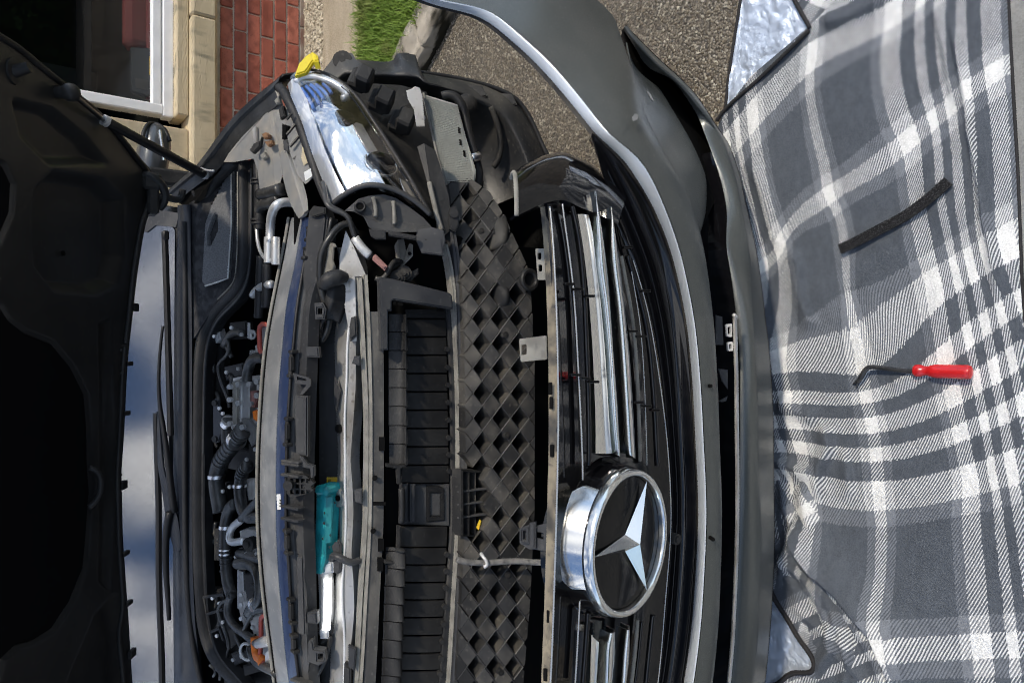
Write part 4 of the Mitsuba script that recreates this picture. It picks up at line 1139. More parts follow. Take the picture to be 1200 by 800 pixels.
for a, b in ((439, 560), (437, 622)):
    add("hole", px_disc(a, b, 1.396, .0055, .004, (0, -.8, .6)), "m_deep_black", tk)
for q in ([(415, 417), (422, 417), (422, 428), (412, 426)], [(415, 574), (424, 572), (424, 590), (416, 588)], [(408, 756), (417, 760), (415, 786), (408, 780)]):
    add("rail_bracket", plate(q, y=1.412, n=(0, -.8, .6), thick=.01, bevel=.002), "m_grey_plastic", car)
add("black_bracket", plate([(403, 778), (411, 782), (411, 806), (402, 806)], y=1.42, n=(0, -.8, .6), thick=.02, bevel=.003), "m_black_plastic", car)
add("black_bracket", plate([(411, 372), (417, 370), (418, 392), (410, 400), (409, 384)], y=1.42, n=(0, -.8, .6), thick=.012, bevel=.003), "m_black_plastic", car)
# --- radiator shutter: frame, flap, two banks of slats, centre post
FN = np.array([0, -.985, .17])
add("radiator_shutter", plate([(447, 340), (530, 352), (546, 420), (546, 600), (538, 700), (528, 830), (436, 830), (446, 700), (452, 600), (452, 450)], y=1.44, n=FN, thick=.01), "m_deep_black", car, label="black radiator shutter with two banks of slats")
rk = car + "__radiator_shutter"
add("frame", plate([(445, 326), (447, 324.5), (460, 326.5), (527, 343), (530, 346), (531, 362), (462, 351), (459, 353), (459, 364), (455, 364), (455, 410), (447, 410)], y=1.375, n=(0, -.97, .25), thick=.03, bevel=.003), "m_grey_plastic", rk, label="dusty deflector flap at the top of the shutter")
for q in ([(460.5, 352), (464, 352), (464, 357), (460.5, 357)], [(466, 353), (472, 354), (472, 358), (466, 357)], [(512, 360), (520, 361), (520, 365), (512, 364)]):
    add("clip_hole", plate(q, y=1.372, n=(0, -.97, .25), thick=.004), "m_deep_black", rk)


def slat(name, q, y, m_="m_black_plastic", tilt=.30, bow=.004):
    """q: four corners (px,py): top-left, bottom-left, bottom-right, top-right in the photograph"""
    a, b, c, d = (at(*p, y=y + dy) for p, dy in zip(q, (0, 0, -tilt * .01, -tilt * .01)))
    cols = [a * (1 - s) + d * s + np.array([0, -bow * math.sin(math.pi * s), 0]) for s in np.linspace(0, 1, 5)]
    cole = [b * (1 - s) + c * s + np.array([0, -bow * math.sin(math.pi * s), 0]) for s in np.linspace(0, 1, 5)]
    V = np.array([cols, cole])
    V = np.stack([V[0] * (1 - t) + V[1] * t + np.array([0, o, 0]) for t, o in ((0, .004), (.04, 0), (.5, -.001), (.96, 0), (1, .004))])
    return add(name, grid_mesh(V, .004), m_, rk, smooth=35)


def bnd(tab, b):
    return np.interp(b, [t[0] for t in tab], [t[1] for t in tab])


sL = [(360, 475), (450, 477.5), (566, 470), (600, 469), (700, 470), (830, 464)]
sR = [(360, 522), (450, 524), (566, 526), (616, 524), (700, 521), (830, 512)]
ub = [361.5, 373.4, 394.8, 416.2, 437.6, 459, 480.4, 501.8, 523.2, 544.6, 566]
for i, (a, b) in enumerate(zip(ub[:-1], ub[1:])):
    slat("slat", [(bnd(sL, a), a + .6), (bnd(sL, b), b - .6), (bnd(sR, b), b - .6), (bnd(sR, a), a + .6)], 1.395)
lb = [616, 641, 661.5, 682, 702.3, 723, 744, 764.6, 785, 806, 828]
for i, (a, b) in enumerate(zip(lb[:-1], lb[1:])):
    slat("slat", [(bnd(sL, a), a + .6), (bnd(sL, b), b - .6), (bnd(sR, b), b - .6), (bnd(sR, a), a + .6)], 1.395)


def scoop(a, b, x0, x1, x2, flip):
    """one curved scoop of the narrow inner row: flat face and a bright rounded lip"""
    A = W([(x0, a, 1.405), (x1 if not flip else (x0 + x1) / 2 + 2, a, 1.385), (x2 - 1.5, a + 1.5, 1.372), (x2, a + 5, 1.378)])
    Bm = W([(x0, b - 1, 1.405), (x1 if not flip else (x0 + x1) / 2 + 2, b - 1, 1.380), (x2 - 1, b - .5, 1.362), (x2 + .5, b + .5, 1.372)])
    V = np.stack([spline(A * (1 - t) + Bm * t, 12) for t in np.linspace(0, 1, 6)])
    return add("scoop", grid_mesh(V, .003), "m_black_plastic", rk, smooth=40)


sc_u = [368, 389.5, 411, 432.5, 454.5, 476.5, 499, 520.5, 544.5]
for a, b in zip(sc_u[:-1], sc_u[1:]):
    scoop(a, b, 455.5 + (a > 480) * .5, 473, 477.2, False)
sc_l = [641, 646, 666.5, 687, 708, 728.5, 750, 771, 792, 814]
for i, (a, b) in enumerate(zip(sc_l[:-1], sc_l[1:])):
    d = -(a - 640) * .035
    scoop(a, b, 452 + d, 466 + d, 475.5 + d, True)
# scored lower left column panels
for i, (a, b) in enumerate(zip([660] + sc_l[3:-1], sc_l[3:])):
    d = -(a - 640) * .03
    slat("panel", [(452 + d, a), (451.5 + d, b - 1), (464 + d, b - 1), (465 + d, a)], 1.402)
# centre post
add("centre_post", [plate([(469, 567), (527, 567), (527, 616), (469, 614)], y=1.41, n=FN, thick=.01, bevel=.002), plate([(473, 567), (478, 567), (477, 614), (472, 614)], y=1.385, n=FN, thick=.03, bevel=.003),
                    plate([(481, 567), (487, 567), (487, 612), (481, 612)], y=1.39, n=FN, thick=.02, bevel=.003)], "m_grey_plastic", rk)
add("lug", plate([(500, 569), (515, 569), (521, 572), (522, 610), (500, 612)], y=1.395, n=FN, thick=.02, bevel=.003, holes=[[(505, 578), (516, 578), (516, 604), (505, 604)]]), "m_black_plastic", rk)
add("lug", px_disc(511, 591, 1.40, .008, .01, FN), "m_dusty_plastic", rk, smooth=30)
add("rod", tube(W([(470, 572, 1.385), (471, 590, 1.38), (470, 612, 1.385)]), .007, n=10), "m_black_plastic", rk, smooth=True)
add("ledge", plate([(453, 543), (478, 545), (470, 549), (470, 567), (466, 567), (465, 549), (453, 547)], y=1.383, n=FN, thick=.01, bevel=.002), "m_black_plastic", rk)
add("ledge", plate([(451, 656), (465, 658), (466, 616), (470, 616), (469, 662), (451, 660)], y=1.383, n=FN, thick=.01, bevel=.002), "m_dusty_plastic", rk)
# hinge pins along the lower edge of the slats
for b in [409, 430.5, 451, 471.5, 492, 513, 533, 552, 650, 669.5, 689, 711, 731.5, 752, 772, 790]:
    a = bnd(sR, b) + 1.5
    add("pin", px_disc(a, b, 1.380, .006, .016, (0, -.97, .25), 12), "m_black_plastic", rk, smooth=30)
add("frame_bar", band([W([(a, b, 1.385) for a, b in L]) for L in ([(523, 352), (527, 400), (530, 500), (530, 600), (524, 700), (516, 800), (513, 830)], [(524, 352), (528, 400), (531, 500), (531, 600), (525, 700), (517, 800), (514, 830)], [(529, 352), (533, 400), (536, 500), (536, 600), (530, 700), (522, 800), (519, 830)])], 60, .012), "m_grey_plastic", rk, smooth=25)
# --- dusty carrier rail above the absorber
def vstrip(name, L, w, y0, y1, m_, **kw):
    a, c = W([(p, b, y0) for p, b in L]), W([(p + w, b, y1) for p, b in L])
    add(name, band([a + [0, .02, 0], a, c, c + [0, .02, 0]], 60, .006), m_, car, smooth=25, **kw)


vstrip("carrier_rail", [(520, 286), (526, 312), (530, 345), (534, 400), (537, 500), (537, 600), (532, 700), (526, 800), (523, 840)], 4.5, 1.372, 1.366, "m_cream_dirt", label="dusty carrier rail above the honeycomb pad")
vstrip("carrier_rail", [(527, 270), (533, 312), (535.5, 345), (538, 400), (541, 500), (540.5, 600), (536, 700), (530, 800), (527, 840)], 6.5, 1.362, 1.352, "m_grey_plastic", label="grey carrier rail above the honeycomb pad")

# --- honeycomb energy absorber: flat diamonds and deep pits
ABL = [(205, 524), (215, 525.5), (260, 532), (330, 541), (400, 544.5), (550, 546), (600, 545.5), (700, 541), (800, 534), (850, 530)]
ABR = [(205, 545), (212, 556), (225, 575), (250, 590), (280, 604), (310, 618), (330, 622), (420, 627), (550, 627), (600, 627), (700, 622), (800, 614), (850, 609)]


def aby(px, py):
    """depth of the pad's face: leans back towards its lower edge, and wraps round at the corner"""
    s = (px - 540) / 85.0
    return 1.345 - .085 * s - .012 * math.sin(math.pi * min(max(s, 0), 1)) + .09 * max(0, (330 - py) / 120.0) ** 1.6


def A(px, py, d=0.0):
    """on the pad, d metres into it"""
    q = at(px, py, y=aby(px, py))
    return q + np.array([0, 1, -.12]) * d / 1.007


pc = [(190, 545.5), (227, 550), (256, 552.5), (285, 557), (317, 560), (344, 561.5), (372, 564), (405, 565), (550, 566), (627, 565), (686, 562), (716, 561), (772, 559), (830, 555)]
ak_ = car + "__absorber"
pad_outline = sg.Polygon([(a, b) for b, a in ABL] + [(a, b) for b, a in ABR[::-1]])
rows_ = np.arange(-1, 23)
pit_faces_v, pit_faces_f = [], []
face_v, face_f = [], []
edge_v, edge_f = [], []
nopit = {(1, 3), (1, 1), (2, 0), (2, 1), (2, 2), (1, 0), (0, 11), (0, 12), (0, 13), (1, 12), (2, 3)}
rounded_pits = {(1, 2), (1, 4), (1, 7), (1, 18)}
slot_zone = sg.Polygon([(541, 547), (574, 547), (574, 632), (541, 632)])


def lat(i, j, half=0):
    """centre of the diamond of column i (steps of 22 px down the pad) and row j"""
    b = 227.5 + 29.15 * j
    c = np.interp(b, [t[0] for t in pc], [t[1] for t in pc]) + 22 * i
    return c, b


def corners(c, b, s=1.0):
    return [(c, b - 14.6 * s), (c + 11 * s, b), (c, b + 14.6 * s), (c - 11 * s, b)]


def push(vs, fs, V, F):
    n = sum(len(x) for x in vs)
    vs.append(np.array(V))
    fs.append(np.array(F) + n)


add("absorber", grid_mesh(np.array([[A(np.interp(b, [t[0] for t in ABL], [t[1] for t in ABL]) * (1 - s) + np.interp(b, [t[0] for t in ABR], [t[1] for t in ABR]) * s, b, .062) for s in np.linspace(0, 1, 10)] for b in np.linspace(205, 840, 50)]), .01), "m_deep_black", car, label="black plastic energy absorber pad with diamond honeycomb pits")
pitm, flatm = [], []
for i in range(-1, 4):
    for j in range(-1, 22):
        for kind in (0, 1):                                  # 0: pit position, 1: the flat diamond between four pits
            c, b = lat(i, j)
            if kind:
                b += 14.58
                c = np.interp(b, [t[0] for t in pc], [t[1] for t in pc]) + 22 * i + 11
            q = sg.Polygon(corners(c, b, .985)).intersection(pad_outline)
            if q.is_empty or q.geom_type != "Polygon" or q.area < 18 or q.intersection(slot_zone).area > .35 * q.area:
                continue
            whole = q.area > 290
            if kind == 0 and 0 <= i <= 2 and (i, j) not in nopit and whole and i < 3:
                R4 = corners(c, b, 1.0)
                O = [A(x, y) for x, y in R4]
                if (i, j) in rounded_pits:
                    pass
                rim = [A(x, y, .012) for x, y in corners(c, b, .95)]
                ap = A(c + 5.5, b + .5 + rng.uniform(-1.5, 1.5), .080)
                top = A(c - 1, b, .095)
                V = O + [ap, top] + [A(x, y, -.0005) for x, y in corners(c, b, 1.03)]
                # walls: from the far corner a steep dark wall, towards the near corner a sloping floor with creases
                F_ = [[0, 1, 4], [1, 2, 4], [2, 5, 4], [0, 4, 5], [2, 3, 5], [3, 0, 5]]
                m = trimesh.Trimesh(np.array(V[:6]), np.array(F_), process=False)
                pitm.append((m, i, j))
            else:
                P_ = [p for p in list(q.exterior.coords)[:-1]]
                qi = q.buffer(-.75)
                d = (.0 if kind else .0) + rng.uniform(-.0006, .0012)
                if whole:
                    T_ = [A(x, y, d) for x, y in corners(c, b, .90)]
                    Lw = [A(x, y, d + .004) for x, y in corners(c, b, .985)]
                    F_ = [[0, 1, 2], [0, 2, 3]] + sum([[[k, k + 4, (k + 1) % 4 + 4], [k, (k + 1) % 4 + 4, (k + 1) % 4]] for k in range(4)], [])
                    V = T_ + Lw
                    Bk = [A(x, y, .06) for x, y in corners(c, b, .985)]
                    V += Bk
                    F_ += sum([[[k + 4, k + 8, (k + 1) % 4 + 8], [k + 4, (k + 1) % 4 + 8, (k + 1) % 4 + 4]] for k in range(4)], [])
                    m = trimesh.Trimesh(np.array(V), np.array(F_), process=False)
                else:
                    C2 = np.array(P_)
                    n_ = len(C2)
                    cen = C2.mean(0)
                    T_ = [A(*(cen + (p - cen) * .90), d) for p in C2]
                    Lw = [A(*(cen + (p - cen) * .99), d + .004) for p in C2]
                    Bk = [A(*(cen + (p - cen) * .99), .06) for p in C2]
                    V = T_ + Lw + Bk
                    F_ = [[0, k, k + 1] for k in range(1, n_ - 1)]
                    for s in (0, n_):
                        F_ += sum([[[k + s, k + n_ + s, (k + 1) % n_ + n_ + s], [k + s, (k + 1) % n_ + n_ + s, (k + 1) % n_ + s]] for k in range(n_)], [])
                    m = trimesh.Trimesh(np.array(V), np.array(F_), process=False)
                flatm.append(m)
for m, i, j in pitm:
    add("pit", m, f"m_pad_{(i * 7 + j * 3) % 2}", ak_)
for m in flatm:
    add("diamond", m, f"m_pad_{rng.integers(0, 3)}", ak_)
# ribs between the diamonds: fine raised lines
ribs = []
for i in range(-2, 5):
    for j in range(-1, 22):
        c, b = lat(i, j)
        for (x0, y0), (x1, y1) in zip(corners(c, b), corners(c, b)[1:] + corners(c, b)[:1]):
            g = sg.LineString([(x0, y0), (x1, y1)])
            if g.within(pad_outline) and not g.intersects(slot_zone):
                ribs.append(tube([A(x0, y0, .0012), A(x1, y1, .0012)], .0009, n=4, k=1))
add("rib", join(ribs), "m_grey_plastic", ak_, kind="stuff")
for q in ([(585, 270), (594, 247), (600, 268), (600, 285), (581, 296)],):
    pass
for a, b, ry, rx in ((588, 271, 22, 11), (591, 347, 16, 9)):
    V = []
    for t in np.linspace(-.95, .95, 14):
        V.append([A(a + rx * s, b + ry * t, .028 - .040 * math.sqrt(max(0, 1 - s * s)) * math.sqrt(1 - t * t)) for s in np.linspace(-1, 1, 12)])
    add("boss", grid_mesh(np.array(V), .003), "m_dusty_plastic", ak_, smooth=True, label="rounded boss on the absorber pad")
for a, b, r in ((618, 328, .020), (537, 284, .008), (564, 271, .004), (592, 392, .004), (595, 673, .004), (587, 787, .004), (594, 510, .004)):
    q, q2 = A(a, b, -.004), A(a, b, .03)
    if r > .015:
        t = np.linspace(0, 2 * np.pi, 28)
        add("tube_end", [tube(np.array([q + r * np.array([math.cos(x), -.2, math.sin(x)]) for x in t]), .006, n=8, k=1, cap=False), cyl(q2, q, r, 24)], "m_black_plastic", ak_, smooth=40)
    else:
        add("pin", [cyl(A(a, b, .01), A(a, b, -.003), r * 1.8, 14), cyl(A(a, b, -.002), A(a, b, -.006), r * .7, 10)], "m_dusty_plastic" if b != 284 else "m_deep_black", ak_, smooth=30)
# slotted window in the pad
add("slot_frame", [plate([(541, 550), (572, 551), (571, 630), (541, 628)], p0=A(556, 590, .004), n=(0, -.97, -.2), thick=.03, bevel=.002, holes=[[(543.5, 553), (549, 553), (549, 626), (544, 626)], [(551, 554), (557, 554), (557, 627), (551, 627)], [(558.5, 554), (570, 554), (569, 628), (558.5, 628)]])], "m_dusty_plastic", ak_)
add("slot_bar", [box(A(554, b_, .002), (.004, .012, .075), rotm([1, 0, 0], -8), .001) for b_ in (574, 589, 604)], "m_grey_plastic", ak_)
add("leaf", plate([(558, 618), (562, 608), (564, 610), (561, 621)], p0=A(561, 614, .012), n=(0.2, -.9, .4), thick=.001), "m_label_yellow", ak_, label="small tan leaf caught in the slot")


def poly3(L, thick=.004, sub=0):
    """a sheet through corners (px, py, y) that need not lie in one plane"""
    import mapbox_earcut
    P2 = np.array([(a, b) for a, b, _ in L], float)
    f = mapbox_earcut.triangulate_float64(P2, np.array([len(P2)], dtype=np.uint32)).reshape(-1, 3)
    v = W(L)
    n = len(v)
    d = (v - EYE)
    w = v + d / np.linalg.norm(d, axis=1, keepdims=True) * thick
    fn = np.cross(v[f[:, 1]] - v[f[:, 0]], v[f[:, 2]] - v[f[:, 0]])
    f = np.where((np.sum(fn * (EYE - v[f[:, 0]]), 1) < 0)[:, None], f[:, ::-1], f)
    k = np.arange(n)
    s = np.vstack([np.c_[k, k + n, (k + 1) % n], np.c_[(k + 1) % n, k + n, (k + 1) % n + n]])
    m = trimesh.Trimesh(np.vstack([v, w]), np.vstack([f, f[:, ::-1] + n, s]), process=False)
    m.fix_normals()
    return m


# --- headlight
hk = car + "__headlight"
HR = [[(336, 94, 1.66), (342, 88, 1.63), (352, 81, 1.63)], [(339, 108, 1.64), (362, 95, 1.58), (382, 87, 1.58)], [(347, 128, 1.61), (385, 110, 1.53), (412, 107, 1.53)], [(356, 152, 1.57), (400, 135, 1.47), (440, 145, 1.47)],
      [(366, 183, 1.53), (415, 170, 1.43), (470, 192, 1.415)], [(378, 215, 1.49), (428, 196, 1.40), (488, 222, 1.375)], [(388, 242, 1.46), (437, 217, 1.385), (505, 252, 1.352)]]
NR, NC = 60, 48
rows = [spline(W(r), NC) for r in HR]
HG = np.stack([spline(np.array(rows)[:, j], NR) for j in range(NC)], 1)          # the lens surface [row, across]
hn = np.cross(np.gradient(HG, axis=0), np.gradient(HG, axis=1))
hn /= np.linalg.norm(hn, axis=2, keepdims=True)
if np.sum(hn * (EYE - HG)) < 0:
    hn = -hn


def hsub(r0, r1, s0, s1, depth, bump=None):
    i = np.linspace(r0, r1, 40) * (NR - 1)
    j0 = np.interp(np.linspace(r0, r1, 40), np.linspace(r0, r1, np.size(s0)), np.atleast_1d(s0)) * (NC - 1)
    j1 = np.interp(np.linspace(r0, r1, 40), np.linspace(r0, r1, np.size(s1)), np.atleast_1d(s1)) * (NC - 1)
    out = np.zeros((40, 24, 3))
    for a in range(40):
        for b in range(24):
            t = b / 23
            x, y = i[a], j0[a] * (1 - t) + j1[a] * t
            i0, k0 = int(min(x, NR - 2)), int(min(y, NC - 2))
            fx, fy = x - i0, y - k0
            lerp = lambda M: (M[i0, k0] * (1 - fx) * (1 - fy) + M[i0 + 1, k0] * fx * (1 - fy) + M[i0, k0 + 1] * (1 - fx) * fy + M[i0 + 1, k0 + 1] * fx * fy)
            d = depth + (bump(a / 39, t) if bump else 0)
            out[a, b] = lerp(HG) + np.array([.0, .93, -.37]) * d
    return out


def hpt(r, s, d=0.0):
    return hsub(r, min(r + .01, 1), s, s, d)[0, 0]


add("headlight", grid_mesh(hsub(0, 1, 0, 1, .050), .01), "m_gloss_black", car, smooth=40, label="swept back headlight with chrome reflector and blue accent strips")
add("lens", grid_mesh(hsub(0, 1, 0.0, 1, .0)), "m_lens", hk, smooth=True, label="clear headlight lens")
add("light_guide", grid_mesh(hsub(.03, .995, .012, [.36, .27, .20, .175, .165, .16, .16], .006, lambda a, t: -.004 * math.sin(math.pi * t)), .006), "m_light_guide", hk, smooth=40, label="white daytime light strip along the upper edge")
add("light_guide", tube([hpt(r, s, .010) for r, s in ((.08, .30), (.07, .6), (.13, .86), (.24, .93), (.31, .90), (.335, .80))], [.008, .009, .009, .010, .010, .008], n=10), "m_light_guide", hk, smooth=True, label="white daytime light strip round the outer corner")
add("reflector", grid_mesh(hsub(.33, .99, [.205, .19, .18], [.46, .66, .74, .70, .64, .60], .012, lambda a, t: .010 * math.sin(math.pi * t) + .002 * math.sin(a * 9 + t * 3)), .004), "m_reflector", hk, smooth=True, label="chrome reflector mirroring clouds")
for k_ in range(5):
    s0 = .30 + k_ * .115
    add("accent_strip", tube([hpt(.15 + .010 * k_, s0 + .01, .012), hpt(.24, s0 - .01, .014), hpt(.36 - .02 * k_, s0 - .04, .016)], .0042, n=8), "m_blue_strip", hk, smooth=True)
add("accent_panel", grid_mesh(hsub(.12, .37, .27, [.80, .85, .75], .024), .004), "m_deep_black", hk)
pc_, pn_ = hpt(.80, .74, .022), hn[int(.80 * 59), int(.70 * 47)]


def dome(c, n, r, h, seg=36, rings=10):
    e1, e2, n = frame(n)
    V = []
    for i in range(rings):
        t = (1 - i / (rings - 1)) * math.pi / 2
        V.append([c + r * math.sin(t) * (math.cos(a) * e1 + math.sin(a) * e2) + n * h * math.cos(t) for a in np.linspace(0, 2 * np.pi, seg, endpoint=False)])
    return grid_mesh(np.array(V), wrap=True, toward=c + n)


def torus(c, n, R_, r, seg=40):
    e1, e2, n = frame(n)
    P = np.array([c + R_ * (math.cos(a) * e1 + math.sin(a) * e2) for a in np.linspace(0, 2 * np.pi, seg)])
    return tube(P, r, n=8, k=1, cap=False)


add("projector", dome(pc_, pn_, .034, .020), "m_gloss_black", hk, smooth=True, label="dark projector lens")
add("projector_ring", torus(pc_ + pn_ * .001, pn_, .0355, .0035), "m_chrome", hk, smooth=True)
p2_, n2_ = hpt(.50, .66, .012), hn[30, 31]
add("projector", dome(p2_, n2_, .024, .004), "m_gloss_black", hk, smooth=True, label="smaller dark lens above the projector")
add("shade_blade", grid_mesh(hsub(.52, .74, [.70, .66], [.84, .80], .012), .003), "m_alu", hk, smooth=True)
add("inner_chrome", grid_mesh(hsub(.86, .985, [.86, .78], [.93, .97], .012), .003), "m_silver", hk, smooth=True)
add("surround", tube([hpt(t, 1.0, .004) for t in np.linspace(0, 1, 14)], .006, n=8), "m_black_plastic", hk, smooth=True)
add("surround", tube([hpt(.995, s, .004) for s in np.linspace(0, 1, 10)], .006, n=8), "m_grey_plastic", hk, smooth=True)
add("trim_edge", tube([hpt(t, .93, -.001) for t in np.linspace(.25, .98, 12)], .0016, n=6), "m_gloss_black", hk, smooth=True)
add("edge_seal", tube(W([(326, 103, 1.70), (331, 106, 1.68), (345, 130, 1.64), (357, 158, 1.60), (368, 192, 1.56), (377, 220, 1.53), (383, 236, 1.51)]), [.010, .013, .014, .014, .013, .011, .008], n=12), "m_rubber", hk, smooth=True, label="grey rubber seal along the headlight")
add("corner_tape", [plate([(345, 88), (350, 74), (358, 65), (366, 60), (371, 64), (372, 71), (366, 72), (361, 80), (358, 84)], y=1.60, n=(.35, -.75, .55), thick=.012, bevel=.003),
                    plate([(366, 60), (372, 64), (373, 71), (367, 71)], y=1.604, n=(.7, -.5, .5), thick=.02, bevel=.003)], "m_yellow", car, smooth=30, label="yellow tape wrapped over the wing corner")
# plug boxes, brackets, cooler, arch liner beside the headlight
for a, b, s in ((427, 92, .044), (451, 117, .046), (475, 142, .047)):
    c = at(a, b, y=1.55)
    add("plug_box", [box(c, (s, .06, s * .85), rotm([0, 1, 0], 25) @ rotm([1, 0, 0], -25), .006), box(c + [.004, .03, .0], (s * 1.15, .03, s), rotm([0, 1, 0], 25) @ rotm([1, 0, 0], -25), .006)], "m_black_plastic", car)
OUT = [(372, 92), (386, 74), (397, 62), (412, 62), (416, 70), (461, 70), (465, 63), (486, 64), (492, 86), (530, 92), (562, 99), (602, 116), (624, 146), (641, 182), (656, 222)]
IN1 = [(385, 102), (396, 92), (406, 86), (418, 86), (430, 88), (458, 88), (472, 88), (488, 90), (500, 98), (532, 106), (558, 116), (588, 132), (605, 158), (618, 188), (628, 222)]
IN2 = [(400, 120), (410, 112), (420, 108), (432, 108), (446, 110), (470, 112), (484, 114), (498, 112), (514, 118), (538, 132), (556, 142), (570, 158), (582, 178), (592, 202), (600, 232)]
IN3 = [(430, 150), (436, 146), (442, 144), (452, 144), (464, 148), (484, 150), (498, 152), (508, 152), (524, 156), (540, 166), (552, 176), (558, 190), (562, 205), (566, 222), (570, 245)]
yo = np.linspace(1.86, 1.60, len(OUT))
LV = np.stack([spline(W([(a, b, y + o) for (a, b), y in zip(L, yo)]), 90) for L, o in ((OUT, 0), (IN1, -.05), (IN2, .04), (IN3, .10))], 1)
LV2 = np.stack([spline(LV[i], 16) for i in range(90)])
add("arch_liner", grid_mesh(LV2, .004), "m_liner", car, smooth=35, label="black plastic wheel arch liner")
lk = car + "__arch_liner"
for a, b in ((401, 70), (475, 72)):
    add("grommet", [px_disc(a, b, 1.80, .026, .006, (.1, -.8, .6)), px_disc(a, b, 1.795, .007, .004, (.1, -.8, .6))], "m_dusty_plastic", lk, smooth=30)
add("rib", tube(W([(575, 125, 1.62), (584, 150, 1.62), (586, 180, 1.63), (578, 196, 1.65)]), .008, n=10), "m_dusty_plastic", lk, smooth=True)
add("bulge", dome(at(547, 122, y=1.60), (.1, -.8, .6), .028, .02), "m_dusty_plastic", lk, smooth=True)
for a, b in ((555, 102), (590, 112)):
    add("flange_tab", plate([(a - 8, b - 4), (a + 10, b - 2), (a + 16, b + 10), (a + 2, b + 14), (a - 4, b + 8)], y=1.66, n=(.2, -.7, .6), thick=.01, bevel=.003), "m_dusty_plastic", lk)
add("arch_lip", tube(W([(492, 85, 1.72), (530, 91, 1.70), (562, 98, 1.68), (603, 115, 1.64), (625, 146, 1.62), (642, 182, 1.60)]), .007, n=8), "m_rubber", lk, smooth=True)
cy_n = np.array([.12, -.86, .5])
add("side_cooler", plate([(496, 110), (536, 122), (546, 160), (558, 200), (556, 216), (524, 216), (510, 170)], y=1.50, n=cy_n, thick=.035, bevel=.003), "m_cooler", car, label="pale grey metal side cooler with fine fins")
ck = car + "__side_cooler"
cp0 = at(496, 110, y=1.497)
fins = []
for t in np.linspace(.02, .98, 46):
    a = (496 + 26 * t, 110 + 104 * t)
    b = (536 + 20 * t, 123 + 92 * t)
    fins.append(tube([at_plane(*a, cp0, cy_n), at_plane(*b, cp0, cy_n)], .0011, n=4, k=1))
add("fin", join(fins), "m_cooler", ck, kind="stuff")
add("edge_strip", tube([at_plane(a, b, cp0, cy_n) for a, b in ((496, 109), (504, 144), (512, 180), (524, 217))], .003, n=6), "m_cream_dirt", ck, smooth=True)
for a, b in ((538, 153), (539.5, 167), (544, 180)):
    add("hole", plate([(a - 1.5, b - 4), (a + 1.5, b - 3), (a + 2, b + 4), (a - 1, b + 3)], p0=cp0 + cy_n * .001, n=cy_n, thick=.001), "m_deep_black", ck)
add("pipe", tube(W([(518, 113, 1.50), (534, 114, 1.48), (543, 128, 1.47), (550, 160, 1.46), (560, 196, 1.45), (556, 226, 1.44)]), .011, n=12), "m_rubber", ck, smooth=True)
add("pipe_clamp", tube(W([(553, 186, 1.44), (561, 183, 1.44)]), .012, n=10), "m_steel_clamp", ck, smooth=True)
add("cooler_bracket", [plate([(476, 106), (482, 104), (486, 101), (492, 103), (495, 112), (498, 148), (488, 148), (485, 128), (478, 116)], y=1.49, n=(.2, -.85, .5), thick=.004, bevel=.001), px_disc(491, 121, 1.485, .010, .004, (.2, -.85, .5)), px_disc(494, 138, 1.485, .009, .004, (.2, -.85, .5))], "m_beam", ck, label="pale metal bracket with two bolts")
for a, b in ((491, 121), (494, 138)):
    add("hole", px_disc(a, b, 1.481, .005, .003, (.2, -.85, .5)), "m_deep_black", ck)
add("side_bracket", poly3([(489, 172, 1.42), (497, 168, 1.41), (510, 176, 1.40), (516, 195, 1.39), (526, 230, 1.37), (530, 268, 1.36), (521, 276, 1.36), (512, 268, 1.37), (508, 240, 1.38), (500, 212, 1.40)], .02), "m_black_plastic", car)
add("bracket_strip", tube(W([(503, 214, 1.385), (508, 235, 1.375), (513, 255, 1.368), (518, 270, 1.362)]), .006, n=6), "m_cream_dirt", car, smooth=True)
add("side_clip", [plate([(528, 243), (534, 241), (538, 250), (538, 264), (534, 272), (527, 268)], y=1.345, n=(0, -.9, .4), thick=.02, bevel=.003), px_disc(532, 250, 1.338, .010, .01, (0, -.9, .4))], "m_black_plastic", car)

add("inner_wall", poly3([(400, 96, 1.66), (470, 100, 1.66), (500, 108, 1.64), (516, 180, 1.58), (530, 262, 1.50), (505, 256, 1.50), (470, 195, 1.55), (440, 146, 1.60)], .01), "m_black_plastic", car, label="black plastic wall between the headlight and the side cooler")

# --- panel and brackets under the headlight
un = np.array([.05, -.85, .52])
add("mount_panel", poly3([(404, 247, 1.425), (412, 240, 1.42), (420, 233, 1.415), (435, 229, 1.405), (450, 228, 1.395), (464, 232, 1.39), (480, 243, 1.38), (496, 255, 1.37), (507, 267, 1.362), (496, 272, 1.36), (470, 272, 1.37), (440, 272, 1.385), (432, 266, 1.39), (426, 254, 1.40), (414, 248, 1.415)], .02), "m_grey_plastic", car, label="dusty grey plastic panel under the headlight")
mk_ = car + "__mount_panel"
for L in ([(437, 231, 1.398), (440, 243, 1.394), (440, 254, 1.39)], [(461, 236, 1.384), (462, 250, 1.378), (462, 263, 1.374)]):
    add("groove", tube(W(L), .0045, n=8), "m_cream_dirt", mk_, smooth=True)
add("hole", px_disc(422, 242, 1.405, .009, .006, un), "m_deep_black", mk_)
add("hole_rim", torus(at(422, 242, y=1.404), un, .010, .003, 20), "m_black_plastic", mk_, smooth=True)
